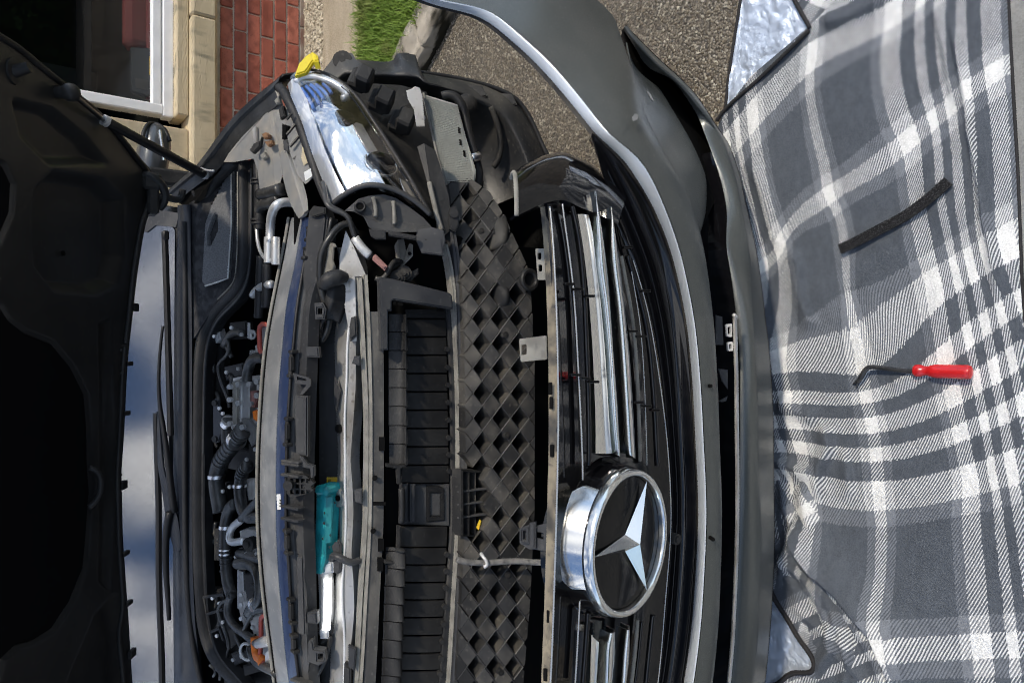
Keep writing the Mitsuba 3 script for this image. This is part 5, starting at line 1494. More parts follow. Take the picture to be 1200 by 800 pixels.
for q, y, m_ in (([(432, 268), (440, 270), (452, 270), (452, 280), (440, 280), (434, 276)], 1.385, "m_black_plastic"), ([(455, 270), (488, 276), (488, 281), (455, 276)], 1.375, "m_black_plastic"),
                 ([(488, 269), (506, 266), (520, 270), (522, 282), (518, 298), (494, 296), (488, 282)], 1.365, "m_grey_plastic"), ([(494, 281), (517, 279), (519.5, 299), (494, 296)], 1.355, "m_grey_plastic")):
    add("bracket", plate(q, y=y, n=un, thick=.014, bevel=.002), m_, mk_)
for a in (498, 503, 511):
    add("bracket_rib", plate([(a, 280), (a + 2, 280), (a + 2, 287), (a, 287)], y=1.352, n=un, thick=.006), "m_black_plastic", mk_)
add("cast_bracket", poly3([(462, 288, 1.45), (466, 281, 1.44), (473, 280, 1.44), (476, 294, 1.435), (480, 285, 1.42), (484, 287, 1.41), (484, 300, 1.41), (476, 308, 1.42), (471, 314, 1.43), (464, 302, 1.45)], .02), "m_cream_dirt", car, label="dirty cast bracket beside the shutter")
add("hole", px_disc(480, 297, 1.405, .004, .003, un), "m_deep_black", car + "__cast_bracket")
for a, b in ((473.5, 320), (466, 325)):
    add("boss", [px_disc(a, b, 1.41, .017, .02, un), px_disc(a, b, 1.405, .011, .01, un), px_disc(a, b, 1.40, .005, .006, un)], "m_dusty_plastic", car, smooth=30)
add("boss_arm", plate([(482, 318), (490, 314), (490, 321), (480, 330), (470, 332), (470, 326)], y=1.41, n=un, thick=.01, bevel=.002), "m_dusty_plastic", car)
add("connector", [plate([(437, 299.5), (440, 297.5), (454, 311.5), (450.5, 317), (436, 304)], y=1.40, n=un, thick=.018, bevel=.003)] + [plate([(439 + k, 299.5 + k), (440.5 + k, 298.5 + k), (441.5 + k, 304 + k), (439.5 + k, 304.5 + k)], y=1.398, n=un, thick=.01, bevel=.001) for k in (1, 5, 9)], "m_connector", car, label="faded pink wiring connector")
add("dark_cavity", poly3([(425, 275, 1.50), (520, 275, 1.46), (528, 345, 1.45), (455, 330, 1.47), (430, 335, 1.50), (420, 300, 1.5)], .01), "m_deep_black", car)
for L, r in (([(377, 214, 1.49), (381, 230, 1.46), (386, 242, 1.44), (397, 248, 1.43), (407, 254, 1.42), (414, 272, 1.42), (424, 290, 1.42), (436, 300, 1.41)], .006), ([(379, 218, 1.49), (384, 236, 1.455), (390, 243, 1.44), (402, 249, 1.43), (412, 262, 1.425), (420, 274, 1.43)], .005),
             ([(410, 262, 1.43), (397, 266, 1.43), (387, 278, 1.43), (378, 294, 1.44), (375, 318, 1.45), (378, 345, 1.46), (385, 368, 1.47), (384, 385, 1.48), (376, 400, 1.49)], .0075), ([(420, 288, 1.43), (426, 296, 1.42), (434, 301, 1.41)], .0085),
             ([(455, 316, 1.41), (462, 312, 1.42), (470, 306, 1.43)], .006), ([(388, 256, 1.45), (386, 268, 1.45), (384, 276, 1.46)], .004), ([(440, 326, 1.42), (450, 325, 1.41), (458, 312, 1.41), (468, 306, 1.42)], .006), ([(375, 752, 1.50), (385, 745, 1.49), (388, 730, 1.48)], .005), ([(372, 790, 1.5), (380, 775, 1.49), (387, 745, 1.48)], .005)):
    add("wire", tube(W(L), r, n=8), "m_hose", car, smooth=True)
add("grey_sleeve", tube(W([(416, 279, 1.425), (424, 290, 1.415), (433, 299, 1.41)]), .010, n=10), "m_cast_alu", car, smooth=True)
add("fabric_cable", tube(W([(535, 655, 1.30), (548, 658, 1.29), (570, 659, 1.27), (600, 657, 1.235), (622, 658, 1.20), (641, 657, 1.13)]), .0065, n=10), "m_felt_cable", car, smooth=True, label="grey fabric wrapped cable hanging over the honeycomb pad")
add("cable_tie", tube(W([(564, 648, 1.28), (568, 654, 1.265), (571, 660, 1.26), (567, 664, 1.265)]), .004, n=6), "m_cast_alu", car, smooth=True)

# --- wing edge and inner wing
fo = [(328, 90, 1.70), (318, 99, 1.72), (300, 113, 1.80), (285, 126, 1.87), (270, 141, 1.95), (255, 160, 2.04), (240, 181, 2.14), (228, 196, 2.22), (212, 210, 2.32), (196, 224, 2.40)]
fi = [(328, 106, 1.70), (322, 118, 1.70), (304, 136, 1.78), (290, 150, 1.85), (276, 166, 1.93), (264, 182, 2.02), (250, 198, 2.12), (238, 208, 2.20), (222, 220, 2.30), (204, 234, 2.38)]
fo_, fi_ = spline(W(fo), 60), spline(W(fi), 60)
add("wing_edge", grid_mesh(np.stack([fo_ + [.03, .01, -.06], fo_ + [.008, 0, -.006], fo_, fo_ * .65 + fi_ * .35 + [0, 0, .004], fo_ * .6 + fi_ * .4 - [0, 0, .004], fi_ - [0, 0, .012]], 1), .004), "m_wing", car, smooth=30, label="black wing edge with a rubber strip")
add("wing_panel", poly3([(326, 108, 1.72), (334, 128, 1.70), (335, 150, 1.69), (333, 176, 1.70), (331, 205, 1.72), (322, 240, 1.74), (306, 240, 1.80), (302, 200, 1.82), (297, 186, 1.84), (274, 190, 1.95), (262, 190, 2.02), (268, 180, 2.0), (284, 160, 1.90), (304, 140, 1.80), (318, 124, 1.74)], .006), "m_fender_in", car, label="dusty grey inner wing panel")
wk_ = car + "__wing_panel"
for q, y, m_ in (([(295, 150), (299, 148), (301, 168), (297, 172)], 1.82, "m_alu"), ([(306, 157), (311, 155), (315, 158), (315, 162), (309, 163)], 1.755, "m_rusty"), ([(309, 166), (318, 164), (319, 169), (314, 172)], 1.745, "m_rusty"),
                 ([(326, 128), (331, 124), (334, 136), (328, 140)], 1.68, "m_black_plastic"), ([(321, 118), (326, 112), (327, 120), (323, 122)], 1.70, "m_cream_dirt"), ([(292, 176), (297, 168), (304, 165), (306, 160), (304, 172), (296, 180)], 1.81, "m_black_plastic"), ([(330, 145), (337, 147), (334, 165), (330, 163)], 1.665, "m_deep_black"), ([(331, 165), (335, 163), (339, 170), (338, 178), (332, 176)], 1.66, "m_grey_plastic"),
                 ([(304, 182), (309, 178), (312, 184), (308, 188)], 1.77, "m_cream_dirt")):
    add("fitting", plate(q, y=y - .01, n=(-.1, -.6, .8), thick=.012, bevel=.002), m_, wk_)
dn = (-.15, -.7, .7)
add("duct", poly3([(334, 118, 1.68), (343, 134, 1.66), (353, 158, 1.62), (364, 190, 1.58), (370, 206, 1.56), (358, 216, 1.58), (349, 206, 1.60), (340, 180, 1.63), (335, 150, 1.66)], .02), "m_duct", car, label="ribbed grey housing behind the headlight")
dk = car + "__duct"
for (a, b), (c, d) in (((336, 158), (346, 146)), ((340, 172), (352, 158)), ((344, 187), (358, 174)), ((349, 199), (360, 188)), ((336, 140), (342, 133))):
    add("rib", tube(W([(a, b, 1.62), (c, d, 1.61)]), .0035, n=6, k=1), "m_black_plastic", dk)
add("tag", plate([(354, 173), (357, 170), (362, 180), (363, 189), (356, 194), (353, 186)], y=1.585, n=dn, thick=.001), "m_tag", dk, label="cream paper tag on the housing")
add("tag", plate([(356, 202), (366, 196), (369, 204), (358, 212)], y=1.565, n=dn, thick=.001), "m_label_white", dk, label="white printed label on the housing")
for k_ in range(4):
    add("print", plate([(358 + 2.2 * k_, 203.5 - 1.3 * k_), (359 + 2.2 * k_, 203 - 1.3 * k_), (360.4 + 2.2 * k_, 208 - 1.2 * k_), (359.2 + 2.2 * k_, 208.6 - 1.2 * k_)], y=1.5635, n=dn, thick=.0008), "m_ink", dk)
    add("print", plate([(356 + 1.2 * k_, 178 + 2.5 * k_), (359 + .9 * k_, 177 + 2.5 * k_), (359.2 + .9 * k_, 178 + 2.5 * k_), (356.2 + 1.2 * k_, 179 + 2.5 * k_)], y=1.5835, n=dn, thick=.0008), "m_ink", dk)
add("cast_housing", surf([W([(329, 178, 1.70), (331, 205, 1.68), (338, 232, 1.64), (350, 256, 1.58)]), W([(336, 176, 1.66), (342, 200, 1.62), (350, 228, 1.58), (356, 250, 1.54)]), W([(340, 180, 1.66), (352, 203, 1.61), (359, 228, 1.57), (361, 246, 1.54)])], 20, 24, thick=.008), "m_fender_in", car, smooth=40, label="pale cast aluminium housing beside the pipe")

# --- the bay under the bonnet
EYT = ([236, 250, 262, 280, 300, 312, 322], [2.32, 2.26, 2.19, 2.07, 1.90, 1.79, 1.70])


def E(L, d=0.0):
    return np.array([at(q[0], q[1], y=float(np.interp(q[0], *EYT)) + d + (q[2] if len(q) > 2 else 0)) for q in L])


def eplate(q, d=0.0, n=(0, -.55, .83), thick=.03, bevel=.003, **kw):
    return plate(q, p0=E([q[0]], d)[0], n=n, thick=thick, bevel=bevel, **kw)


# moulded seal round the bay
sc = [(284, 186), (284, 215), (284, 255), (283, 300), (279, 328), (268, 347), (250, 366), (238, 388), (232, 420), (230, 470), (229, 540), (229, 620), (231, 680), (235, 730), (244, 764), (262, 790), (288, 820), (300, 850)]
scw = E(sc, -.02)
def sealcol(off, up, toward):
    out = []
    L = spline3(scw, 110)
    t = np.gradient(L, axis=0)
    t /= np.linalg.norm(t, axis=1, keepdims=True)
    pn = np.array([0, -.62, .785])
    s = np.cross(t, pn)
    s /= np.linalg.norm(s, axis=1, keepdims=True)
    return L + s * off * .62 + pn * up * .8
add("bay_seal", grid_mesh(np.stack([sealcol(o, u, 0) for o, u in ((-.052, -.05), (-.050, -.004), (-.044, 0), (-.036, -.012), (-.026, -.026), (-.008, -.026), (.004, -.012), (.022, -.006), (.034, -.012), (.046, -.03), (.050, -.08))], 1), .004), "m_rubber", car, smooth=40, label="moulded black rubber seal framing the engine bay")
sl_k = car + "__bay_seal"
add("seal_lip", tube(sealcol(-.047, .002, 0)[2:58], .0035, n=6, m=90), "m_grey_plastic", sl_k, smooth=True)
add("seal_lip", tube(sealcol(.050, -.03, 0)[2:44], .0035, n=6, m=70), "m_cream_dirt", sl_k, smooth=True)
add("seal_bend", tube(E([(276, 186, -.03), (266, 192, -.03), (256, 203, -.02), (249, 216, -.01), (243, 229, 0), (237, 233, 0), (231, 230, 0), (227, 222, 0)]), [.020, .026, .028, .026, .022, .016, .010, .007], n=14), "m_rubber", sl_k, smooth=True)
# felt trim and the lidded cover with its grip
fpl = dict(p0=E([(262, 300)], .03)[0], n=(0, -.50, .866))
add("felt_trim", plate([(222, 238), (240, 228), (262, 204), (278, 190), (280, 320), (262, 350), (244, 370), (228, 395), (216, 400), (214, 330), (215, 255)], thick=.01, rnd=.01, **fpl), "m_felt", car, label="dark felt trim panel beside the bay")
fpl2 = dict(p0=E([(262, 300)], .015)[0], n=(0, -.50, .866))
add("cover_lid", plate([(240, 262), (247, 241), (256, 222), (266, 204), (272, 198), (271, 262), (267, 326), (241, 335), (236, 330)], thick=.014, bevel=.0025, rnd=.006, holes=[[(243, 274), (254, 243), (255, 270), (244, 293)]], **fpl2), "m_lid", car, label="textured grey cover lid with a recessed grip")
ck2 = car + "__cover_lid"
add("lid_edge", tube(np.array([at_plane(a, b, fpl2["p0"], (0, -.50, .866)) for a, b in ((271, 200), (271.5, 262), (267.5, 326), (254, 331), (241, 335))]) + [0, -.001, .001], .0028, n=6, k=1), "m_cast_alu", ck2, smooth=True)
add("grip", plate([(242, 272), (255, 241), (256, 271), (243, 295)], p0=fpl2["p0"] + np.array([0, .02, -.01]), n=(0, -.3, .95), thick=.006), "m_black_plastic", ck2)
add("grip_slope", plate([(243, 282), (253, 268), (254, 272), (244, 293)], p0=fpl2["p0"] + np.array([0, .008, -.004]), n=(.3, -.3, .9), thick=.004), "m_duct", ck2)
for (a, b) in [(247 + k * 2.3, 239 - k * 4.3) for k in range(9)]:
    add("stitch", plate([(a, b), (a + 1, b - 1.6), (a + 2, b - .6), (a + 1, b + 1)], p0=fpl2["p0"] + np.array([0, -.001, .0015]), n=(0, -.5, .866), thick=.001), "m_deep_black", ck2)
# ribbed shaft beside the lid
add("ribbed_shaft", [tube(E([(303, 186), (304, 230), (304, 268)]), .014, n=12)] + [cyl(E([(303.5, b)])[0], E([(303.5, b + 2.2)])[0], .021, 16) for b in (210, 214, 257, 261)], "m_rubber", car, smooth=35)
for L, r, m_ in (([(330, 222, -.02), (318, 226, 0), (306, 228, 0)], .016, "m_hose"), ([(328, 232, 0), (318, 238, 0), (306, 243, 0), (304, 250, 0)], .014, "m_hose"),
                 ([(352, 243, -.02), (344, 238, -.03), (334, 237, -.03), (325, 240, -.03), (319, 250, -.03), (317, 264, -.02), (317, 284, -.02)], .0108, "m_pipe"),
                 ([(301, 268, 0), (302, 282, 0), (305, 294, 0), (311, 303, 0), (320, 304, -.02)], .005, "m_pipe"), ([(296, 346, 0), (303, 338, 0), (312, 334, 0), (318, 333, 0)], .010, "m_pipe"), ([(313, 310, 0), (313, 330, 0), (312, 360, 0)], .012, "m_rubber"), ([(306, 300, .01), (305, 330, .01), (303, 372, .01)], .012, "m_rubber")):
    add("pipe", tube(E(L), r, n=12), m_, car, smooth=True)
pj = add("pipe_joint", [tube(E([(315, 278, -.03), (315, 308, -.03)]), .0115, n=14), eplate([(310, 296), (330, 299), (329, 303), (310, 301)], -.036, thick=.02)], "m_pipe", car, smooth=40, label="silver pipe joint block")
add("sleeve", tube(E([(323, 278, -.03), (323, 310, -.03)]), .010, n=14), "m_pipe", pj, smooth=True)
# drive electronics with orange cables
inv = add("inverter", eplate([(272, 443), (282, 441), (308, 447), (308, 500), (284, 506), (272, 505)], .0, thick=.08, bevel=.004), "m_cast_alu", car, label="cast aluminium drive electronics box with orange cables")
for q, d, m_ in (([(271.5, 447), (279, 445), (279, 505), (271.5, 505)], -.02, "m_cream_dirt"), ([(280, 443), (283.5, 443), (283.5, 504), (280, 504)], -.035, "m_pipe"), ([(284, 446), (292, 446), (292, 490), (284, 490)], -.030, "m_alu"), ([(292.5, 458), (300, 458), (300, 470), (297, 478), (292.5, 476)], -.02, "m_connector")):
    add("rib", eplate(q, d, thick=.03), m_, inv)
for a, b in ((281, 450), (294, 450), (281, 472), (295, 473), (276, 500), (303, 447), (303, 463), (286, 500), (271, 453), (271, 468), (271, 496)):
    q = E([(a, b)], -.04)[0]
    add("screw", [cyl(q, q + np.array([0, -.55, .83]) * .010, .0075, 12)], "m_pipe", inv, smooth=30)
add("orange_cable", [eplate([(295, 482), (300, 480), (303, 486), (307, 490), (307, 498), (296, 491)], -.03, thick=.03)], "m_orange", car, label="orange high voltage cable plug")
add("bracket", eplate([(282, 490), (292, 490), (298, 497), (303, 505), (300, 519), (294, 523), (290, 515), (293, 508), (291, 505), (286, 506)], -.045, thick=.005), "m_plate_grey", car, label="grey hooked steel bracket")
br2 = add("bracket", eplate([(249, 470), (252, 467), (256, 468), (257, 480), (263, 493), (258, 512), (256, 518), (252, 519), (249, 516)], -.03, thick=.006), "m_plate_dark", car, label="long dark steel bracket with two bolts")
for a, b in ((253, 472), (253, 514)):
    q = E([(a, b)], -.036)[0]
    add("bolt", cyl(q, q + np.array([0, -.5, .86]) * .008, .009, 12), "m_black_plastic", br2, smooth=30)
gk2 = add("red_gasket", tube(E([(320, 380, -.02), (311, 380, -.02), (306, 381, -.02), (304, 386, -.02), (304, 398, -.02), (305, 411, -.02), (309, 415, -.02), (310, 424, -.02), (309, 436, -.02)]), .0062, n=8), "m_red_gasket", car, smooth=True, label="red gasket round an aluminium cover")
add("cover", [eplate([(306, 383), (320, 383), (316, 412), (307, 412)], -.005, thick=.03), eplate([(308, 386), (310, 386), (311, 410), (309, 410)], -.015, thick=.02)], "m_alu", gk2)
add("eyelet", [eplate([(289, 378), (292, 378), (292, 386), (297, 387), (299, 392), (297, 397), (293, 398), (289, 396)], -.02, thick=.006, holes=[[(294, 391), (296.5, 391), (296.5, 394.5), (294, 394.5)]])], "m_pipe", car)
for a in (291.5, 294, 296.5):
    add("hose_fin", eplate([(a, 411), (a + 1.5, 410), (a + 1.7, 420), (a + .2, 421)], -.03, thick=.02), "m_pipe", car)
add("small_block", eplate([(298, 405), (306, 402), (307, 417), (300, 420)], -.015, thick=.03), "m_cast_alu", car)
hoses = [([(312, 418), (302, 419), (294, 424), (290, 436), (289, 448)], .019, .0), ([(285, 503), (279, 512), (270, 524), (260, 538), (255, 550), (254, 566), (256, 582), (259, 600)], .031, -.03), ([(268, 490), (266, 500), (266, 512), (268, 522)], .024, .02),
         ([(290, 545), (283, 556), (281, 570), (282, 586), (286, 600), (296, 606), (310, 608)], .022, -.02), ([(276, 590), (269, 596), (265, 608), (264, 622), (264, 645), (265, 665), (267, 682), (272, 697)], .022, -.02), ([(308, 580), (297, 592), (283, 607)], .0125, -.06),
         ([(278, 660), (288, 660), (298, 664), (304, 676), (306, 692), (304, 703), (296, 712), (292, 718)], .021, -.02), ([(280, 648), (290, 650), (302, 654), (312, 652)], .018, .0), ([(272, 697), (267, 708), (267, 718), (274, 732), (284, 740), (293, 747), (302, 754)], .012, -.03),
         ([(268, 704), (258, 708), (256, 716), (260, 730), (266, 745), (268, 758)], .006, -.02), ([(293, 756), (295, 766), (302, 776), (312, 782), (324, 788)], .012, -.03), ([(276, 742), (280, 752), (284, 762)], .007, -.01), ([(302, 712), (296, 718), (290, 728), (286, 740)], .007, -.03),
         ([(265, 395), (268, 410), (262, 420), (256, 428), (257, 440), (262, 455), (268, 470)], .006, .02), ([(262, 405), (270, 392), (285, 391)], .012, .03), ([(320, 716), (306, 714), (296, 718)], .008, -.03)]
for L, r, d in hoses:
    add("hose", tube(E([(a, b, d) for a, b in L]), r * (.74 if r > .015 else .9), n=14), "m_hose", car, smooth=True)
for a, b, c, d, r, o in ((275.5, 514, 278.5, 518, .0335, -.035), (254, 556, 254, 560, .0335, -.035), (281, 567, 281, 570.5, .0245, -.025), (264.5, 615, 264.5, 619, .0245, -.025), (264.5, 642, 264.5, 644, .0245, -.025), (264.5, 647, 264.5, 649, .0245, -.025), (298.5, 707, 301, 709, .0235, -.025), (268, 493, 266, 497, .0265, .015)):
    add("hose_clamp", tube(E([(a, b, o), (c, d, o)]), r * .74 + .001, n=18, k=1), "m_steel_clamp", car, smooth=40)
add("alu_pipe", tube(E([(283, 607, -.06), (276, 614, -.05), (270, 623, -.05), (269, 631, -.05), (275, 635, -.05), (286, 634, -.04)]), .0105, n=12), "m_pipe", car, smooth=True, label="bent aluminium pipe")
vb = add("valve_block", eplate([(280, 622), (290, 620), (308, 623), (308, 640), (284, 640), (281, 632)], -.02, thick=.05), "m_cast_alu", car)
add("valve", [cyl(*(E([(297, 635)], -.03)[0] + np.array([0, -.55, .83]) * h for h in (0, .022)), .017, 16), cyl(*(E([(297, 635)], -.03)[0] + np.array([0, -.55, .83]) * h for h in (.02, .030)), .009, 10)], "m_dusty_plastic", vb, smooth=30)
add("hose_cap", eplate([(273, 652), (278, 643), (281, 648), (279, 658), (275, 660)], -.03, thick=.02), "m_cast_alu", car)
add("long_bracket", [eplate([(277, 668), (279, 667), (279, 714), (277, 712)], -.03, thick=.03), eplate([(279, 669), (284, 670), (285, 692), (288, 693), (288, 724), (285, 734), (281, 722), (279, 712)], -.028, thick=.006)], "m_pipe", car, label="long pale steel bracket")
lb_k = car + "__long_bracket"
for b in (696, 708, 724):
    q = E([(283, b)], -.036)[0]
    add("screw", cyl(q, q + np.array([0, -.55, .83]) * .004, .006, 12), "m_cast_alu", lb_k, smooth=30)
add("sensor", [eplate([(285, 672), (296, 672), (299, 690), (297, 704), (290, 704), (286, 690)], -.01, thick=.03), eplate([(292, 684), (299, 684), (299, 692), (292, 692)], -.025, thick=.02)], "m_grey_plastic", car)
iv2 = add("inverter", eplate([(295, 722), (305, 719), (314, 719), (320, 779), (308, 779), (303, 760), (299, 742), (296, 735)], .0, thick=.04), "m_cast_alu", car, label="second cast aluminium cover with red gasket near the lower edge")
add("red_gasket", tube(E([(314, 720, -.03), (309, 721, -.03), (306, 726, -.03), (306, 745, -.03), (305, 768, -.03), (309, 776, -.03)]), .006, n=8), "m_red_gasket", iv2, smooth=True)
add("orange_cable", tube(E([(299, 746, -.03), (299.5, 756, -.03), (301, 766, -.03), (306, 772, -.03), (308, 777, -.03)]), .012, n=10), "m_orange", car, smooth=True)
add("pale_end", tube(E([(302, 754, -.03), (308, 752, -.03), (318, 750, -.03)]), [.012, .014, .013], n=12), "m_pipe", car, smooth=True)
add("white_plate", [eplate([(310, 766), (316, 758), (319, 778), (309, 778)], -.02, thick=.01), eplate([(311, 732), (313, 730), (313, 750), (311, 750)], -.02, thick=.01)], "m_pipe", car)
add("hoop", torus(E([(289, 763)], -.03)[0], (0, -.5, .86), .022, .004, 24), "m_cast_alu", car, smooth=True)
for q, dd in (([(240, 392), (262, 392), (262, 470), (240, 470)], .05), ([(236, 690), (262, 690), (268, 730), (285, 770), (260, 770), (244, 745)], .02), ([(262, 770), (300, 772), (330, 800), (330, 840), (262, 800)], .02)):
    add("bay_tray", eplate(q, dd), "m_black_plastic", car)
add("tray_rib", [tube(E([(239, 699, -.01), (263, 696, -.01)]), .005, n=6), tube(E([(239, 699, -.01), (243, 719, -.01), (262, 713, -.01)]), .005, n=6, k=1), tube(E([(247, 740, -.01), (258, 735, -.01)]), .005, n=6), tube(E([(257, 735, -.01), (262, 750, -.01)]), .004, n=6)], "m_rubber", car, smooth=30)
for q, dd in (([(250, 620), (262, 618), (262, 658), (250, 656)], .02), ([(284, 780), (300, 776), (306, 786), (286, 792)], -.02), ([(288, 760), (296, 768), (292, 778), (282, 772)], -.01), ([(262, 740), (276, 734), (282, 750), (270, 760)], .0)):
    add("tray_box", eplate(q, dd), "m_black_plastic", car)
for k_ in range(22):
    a, b = rng.uniform(242, 272), rng.uniform(400, 790)
    c, d = a + rng.uniform(-4, 8), b + rng.uniform(10, 30)
    add("loom", tube(E([(a, b, .05), ((a + c) / 2 + rng.uniform(-5, 5), (b + d) / 2, .04), (c, d, .05)]), rng.uniform(.004, .009), n=6), "m_hose", car, smooth=True)

for q, dd, m_ in (([(256, 532), (272, 524), (296, 530), (302, 545), (282, 552), (262, 548)], .06, "m_grey_plastic"), ([(286, 562), (304, 560), (304, 584), (290, 586)], .03, "m_cast_alu"), ([(290, 520), (304, 522), (304, 544), (292, 542)], .04, "m_black_plastic"),
                  ([(258, 566), (264, 566), (264, 606), (258, 604)], .04, "m_grey_plastic"), ([(284, 640), (308, 642), (308, 656), (286, 652)], .02, "m_cast_alu"), ([(262, 430), (284, 425), (286, 440), (264, 446)], .04, "m_grey_plastic"),
                  ([(268, 378), (288, 376), (290, 396), (270, 398)], .04, "m_black_plastic"), ([(248, 388), (255, 385), (258, 397), (252, 402)], .03, "m_cast_alu"), ([(284, 702), (296, 706), (294, 716), (284, 714)], .0, "m_cast_alu"), ([(292, 728), (300, 722), (302, 740), (296, 744)], -.01, "m_cast_alu"),
                  ([(270, 766), (286, 762), (290, 774), (274, 780)], .01, "m_grey_plastic"), ([(280, 570), (286, 570), (286, 600), (280, 598)], .05, "m_dusty_plastic")):
    add("bay_part", eplate(q, dd, thick=.03, bevel=.004), m_, car)
g_ = np.random.default_rng(17)
for a, b in [(258, 478), (262, 484), (270, 570), (299, 566), (301, 580), (290, 538), (300, 526), (262, 575), (262, 598), (290, 648), (302, 648), (266, 436), (280, 432), (252, 394), (272, 384), (284, 392), (250, 700), (258, 706), (255, 744), (262, 728), (274, 772), (284, 768), (297, 734), (290, 710)]:
    q = E([(a, b)], -.015)[0]
    add("bay_bolt", [cyl(q, q + np.array([0, -.55, .83]) * .006, .0055, 8)], "m_pipe" if g_.random() < .6 else "m_cast_alu", car, smooth=30)
for L, r, n_ in (([(283, 507), (279, 512), (270, 524), (260, 538), (255, 550)], .0235, 11), ([(290, 546), (283, 556), (281, 565)], .0172, 6), ([(265, 652), (265, 665), (266, 680)], .0172, 4)):
    Q = spline3(E([(a, b, -.03 if r > .02 else -.02) for a, b in L]), n_ * 4)
    for k_ in range(n_ - 1):
        add("hose_rib", tube([Q[k_ * 4], Q[k_ * 4 + 1]], r * 1.06, n=14, k=1), "m_hose", car, smooth=40)

# --- windscreen, cowl, wipers
wn_ = np.array([0, -math.sin(math.radians(33)), math.cos(math.radians(33))])
wp0 = at(204, 500, y=2.42)
add("windscreen", plate([(205, 266), (182, 264), (174, 272), (60, 262), (60, 900), (204, 900), (203.5, 600), (204, 400)], p0=wp0, n=wn_, thick=.006, rnd=.02), "m_windscreen", car, label="windscreen glass mirroring the sky")
wk2 = car + "__windscreen"
add("surround", plate([(210, 250), (178, 244), (165, 262), (60, 252), (60, 262), (172, 272), (182, 264), (206, 266)], p0=wp0 + wn_ * .004, n=wn_, thick=.02), "m_grey_plastic", wk2)
cw = [(240, 208, 217), (320, 206, 218), (420, 204, 219), (520, 203, 219), (620, 202.5, 219), (720, 203, 222), (800, 204, 232), (880, 206, 250)]
add("cowl", band([W([(r[1], r[0], 2.415) for r in cw]) + [0, .02, -.01], W([(r[1], r[0], 2.41) for r in cw]), W([((r[1] + r[2]) / 2, r[0], 2.36) for r in cw]), W([(r[2], r[0], 2.33) for r in cw]), W([(r[2] + 6, r[0], 2.32) for r in cw])], 60, .006), "m_cowl", car, smooth=40, label="dark blue black cowl panel below the windscreen")
add("cowl_ridge", tube(W([(216, 260, 2.335), (217, 420, 2.33), (217, 620, 2.33), (224, 740, 2.33), (236, 800, 2.3)]), .008, n=8), "m_rubber", car, smooth=True)
w1 = add("wiper", [tube(W([(193, 272, 2.40), (195, 330, 2.395), (197, 400, 2.39), (199, 470, 2.385), (200, 510, 2.38)]), .0095, n=8), box(at(194, 276, y=2.395), (.03, .02, .018), b=.004)], "m_wiper", car, smooth=40, label="black wiper nearer the wing")
add("arm", tube(W([(191, 382, 2.405), (187, 420, 2.41), (187, 470, 2.41), (192, 505, 2.40), (199, 560, 2.38), (204, 600, 2.37)]), [.004, .005, .006, .008, .010, .012], n=8), "m_wiper", w1, smooth=True)
w2 = add("wiper", [tube(W([(183, 484, 2.44), (184.5, 540, 2.435), (186, 600, 2.43), (186, 660, 2.42), (188, 730, 2.41), (190, 800, 2.40)]), .0095, n=8)], "m_wiper", car, smooth=40, label="black wiper across the middle of the windscreen")
add("arm", surf([W([(184, 482, 2.42), (186, 482, 2.42), (189, 483, 2.42)]), W([(184.5, 540, 2.415), (190, 540, 2.40), (193, 545, 2.40)]), W([(189, 570, 2.40), (196, 572, 2.385), (199, 578, 2.38)]), W([(195, 610, 2.385), (202, 610, 2.37), (209, 612, 2.36)]), W([(204, 644, 2.37), (208, 646, 2.36), (212, 642, 2.355)])], 30, 8, thick=.012), "m_cowl", w2, smooth=40)
add("arm", tube(W([(199, 600, 2.37), (194, 650, 2.385), (196, 690, 2.385), (198, 726, 2.38)]), [.012, .010, .008, .006], n=8), "m_wiper", w2, smooth=True)
# door mirror behind the bonnet edge
mc = at(179, 184, y=2.95)
mm = trimesh.creation.icosphere(3)
mm.vertices = np.sign(mm.vertices) * np.abs(mm.vertices) ** .8 * [.125, .08, .055]
mm.apply_transform(trimesh.transformations.rotation_matrix(math.radians(8), [0, 1, 0]))
mm.apply_translation(mc)
add("door_mirror", mm, "m_mirror_shell", car, smooth=True, label="grey door mirror behind the bonnet edge")
mk2 = car + "__door_mirror"
add("trim", tube([mc + np.array([.122 * math.sin(t), -.06 * abs(math.cos(t)) - .012, .050 * math.cos(t)]) for t in np.linspace(.3, 2.7, 20)], .007, n=8), "m_black_plastic", mk2, smooth=True)
add("indicator", tube([mc + np.array([.085 - .016 * k, -.078, -.010 - .002 * k]) for k in range(8)], .006, n=8), "m_chrome", mk2, smooth=True)
add("mirror_foot", box(at(206, 210, y=2.85), (.06, .06, .2), b=.01), "m_black_plastic", mk2)
add("front_pillar", tube([at(205, 255, y=2.50), at(176, 248, y=2.62), at(150, 238, y=2.72), at(90, 205, y=3.0)], .035, n=12), "m_cowl", car, smooth=True)
add("car_side", trimesh.creation.box(bounds=[[.72, 2.5, .3], [.86, 5.0, .98]]), "m_cowl", car)

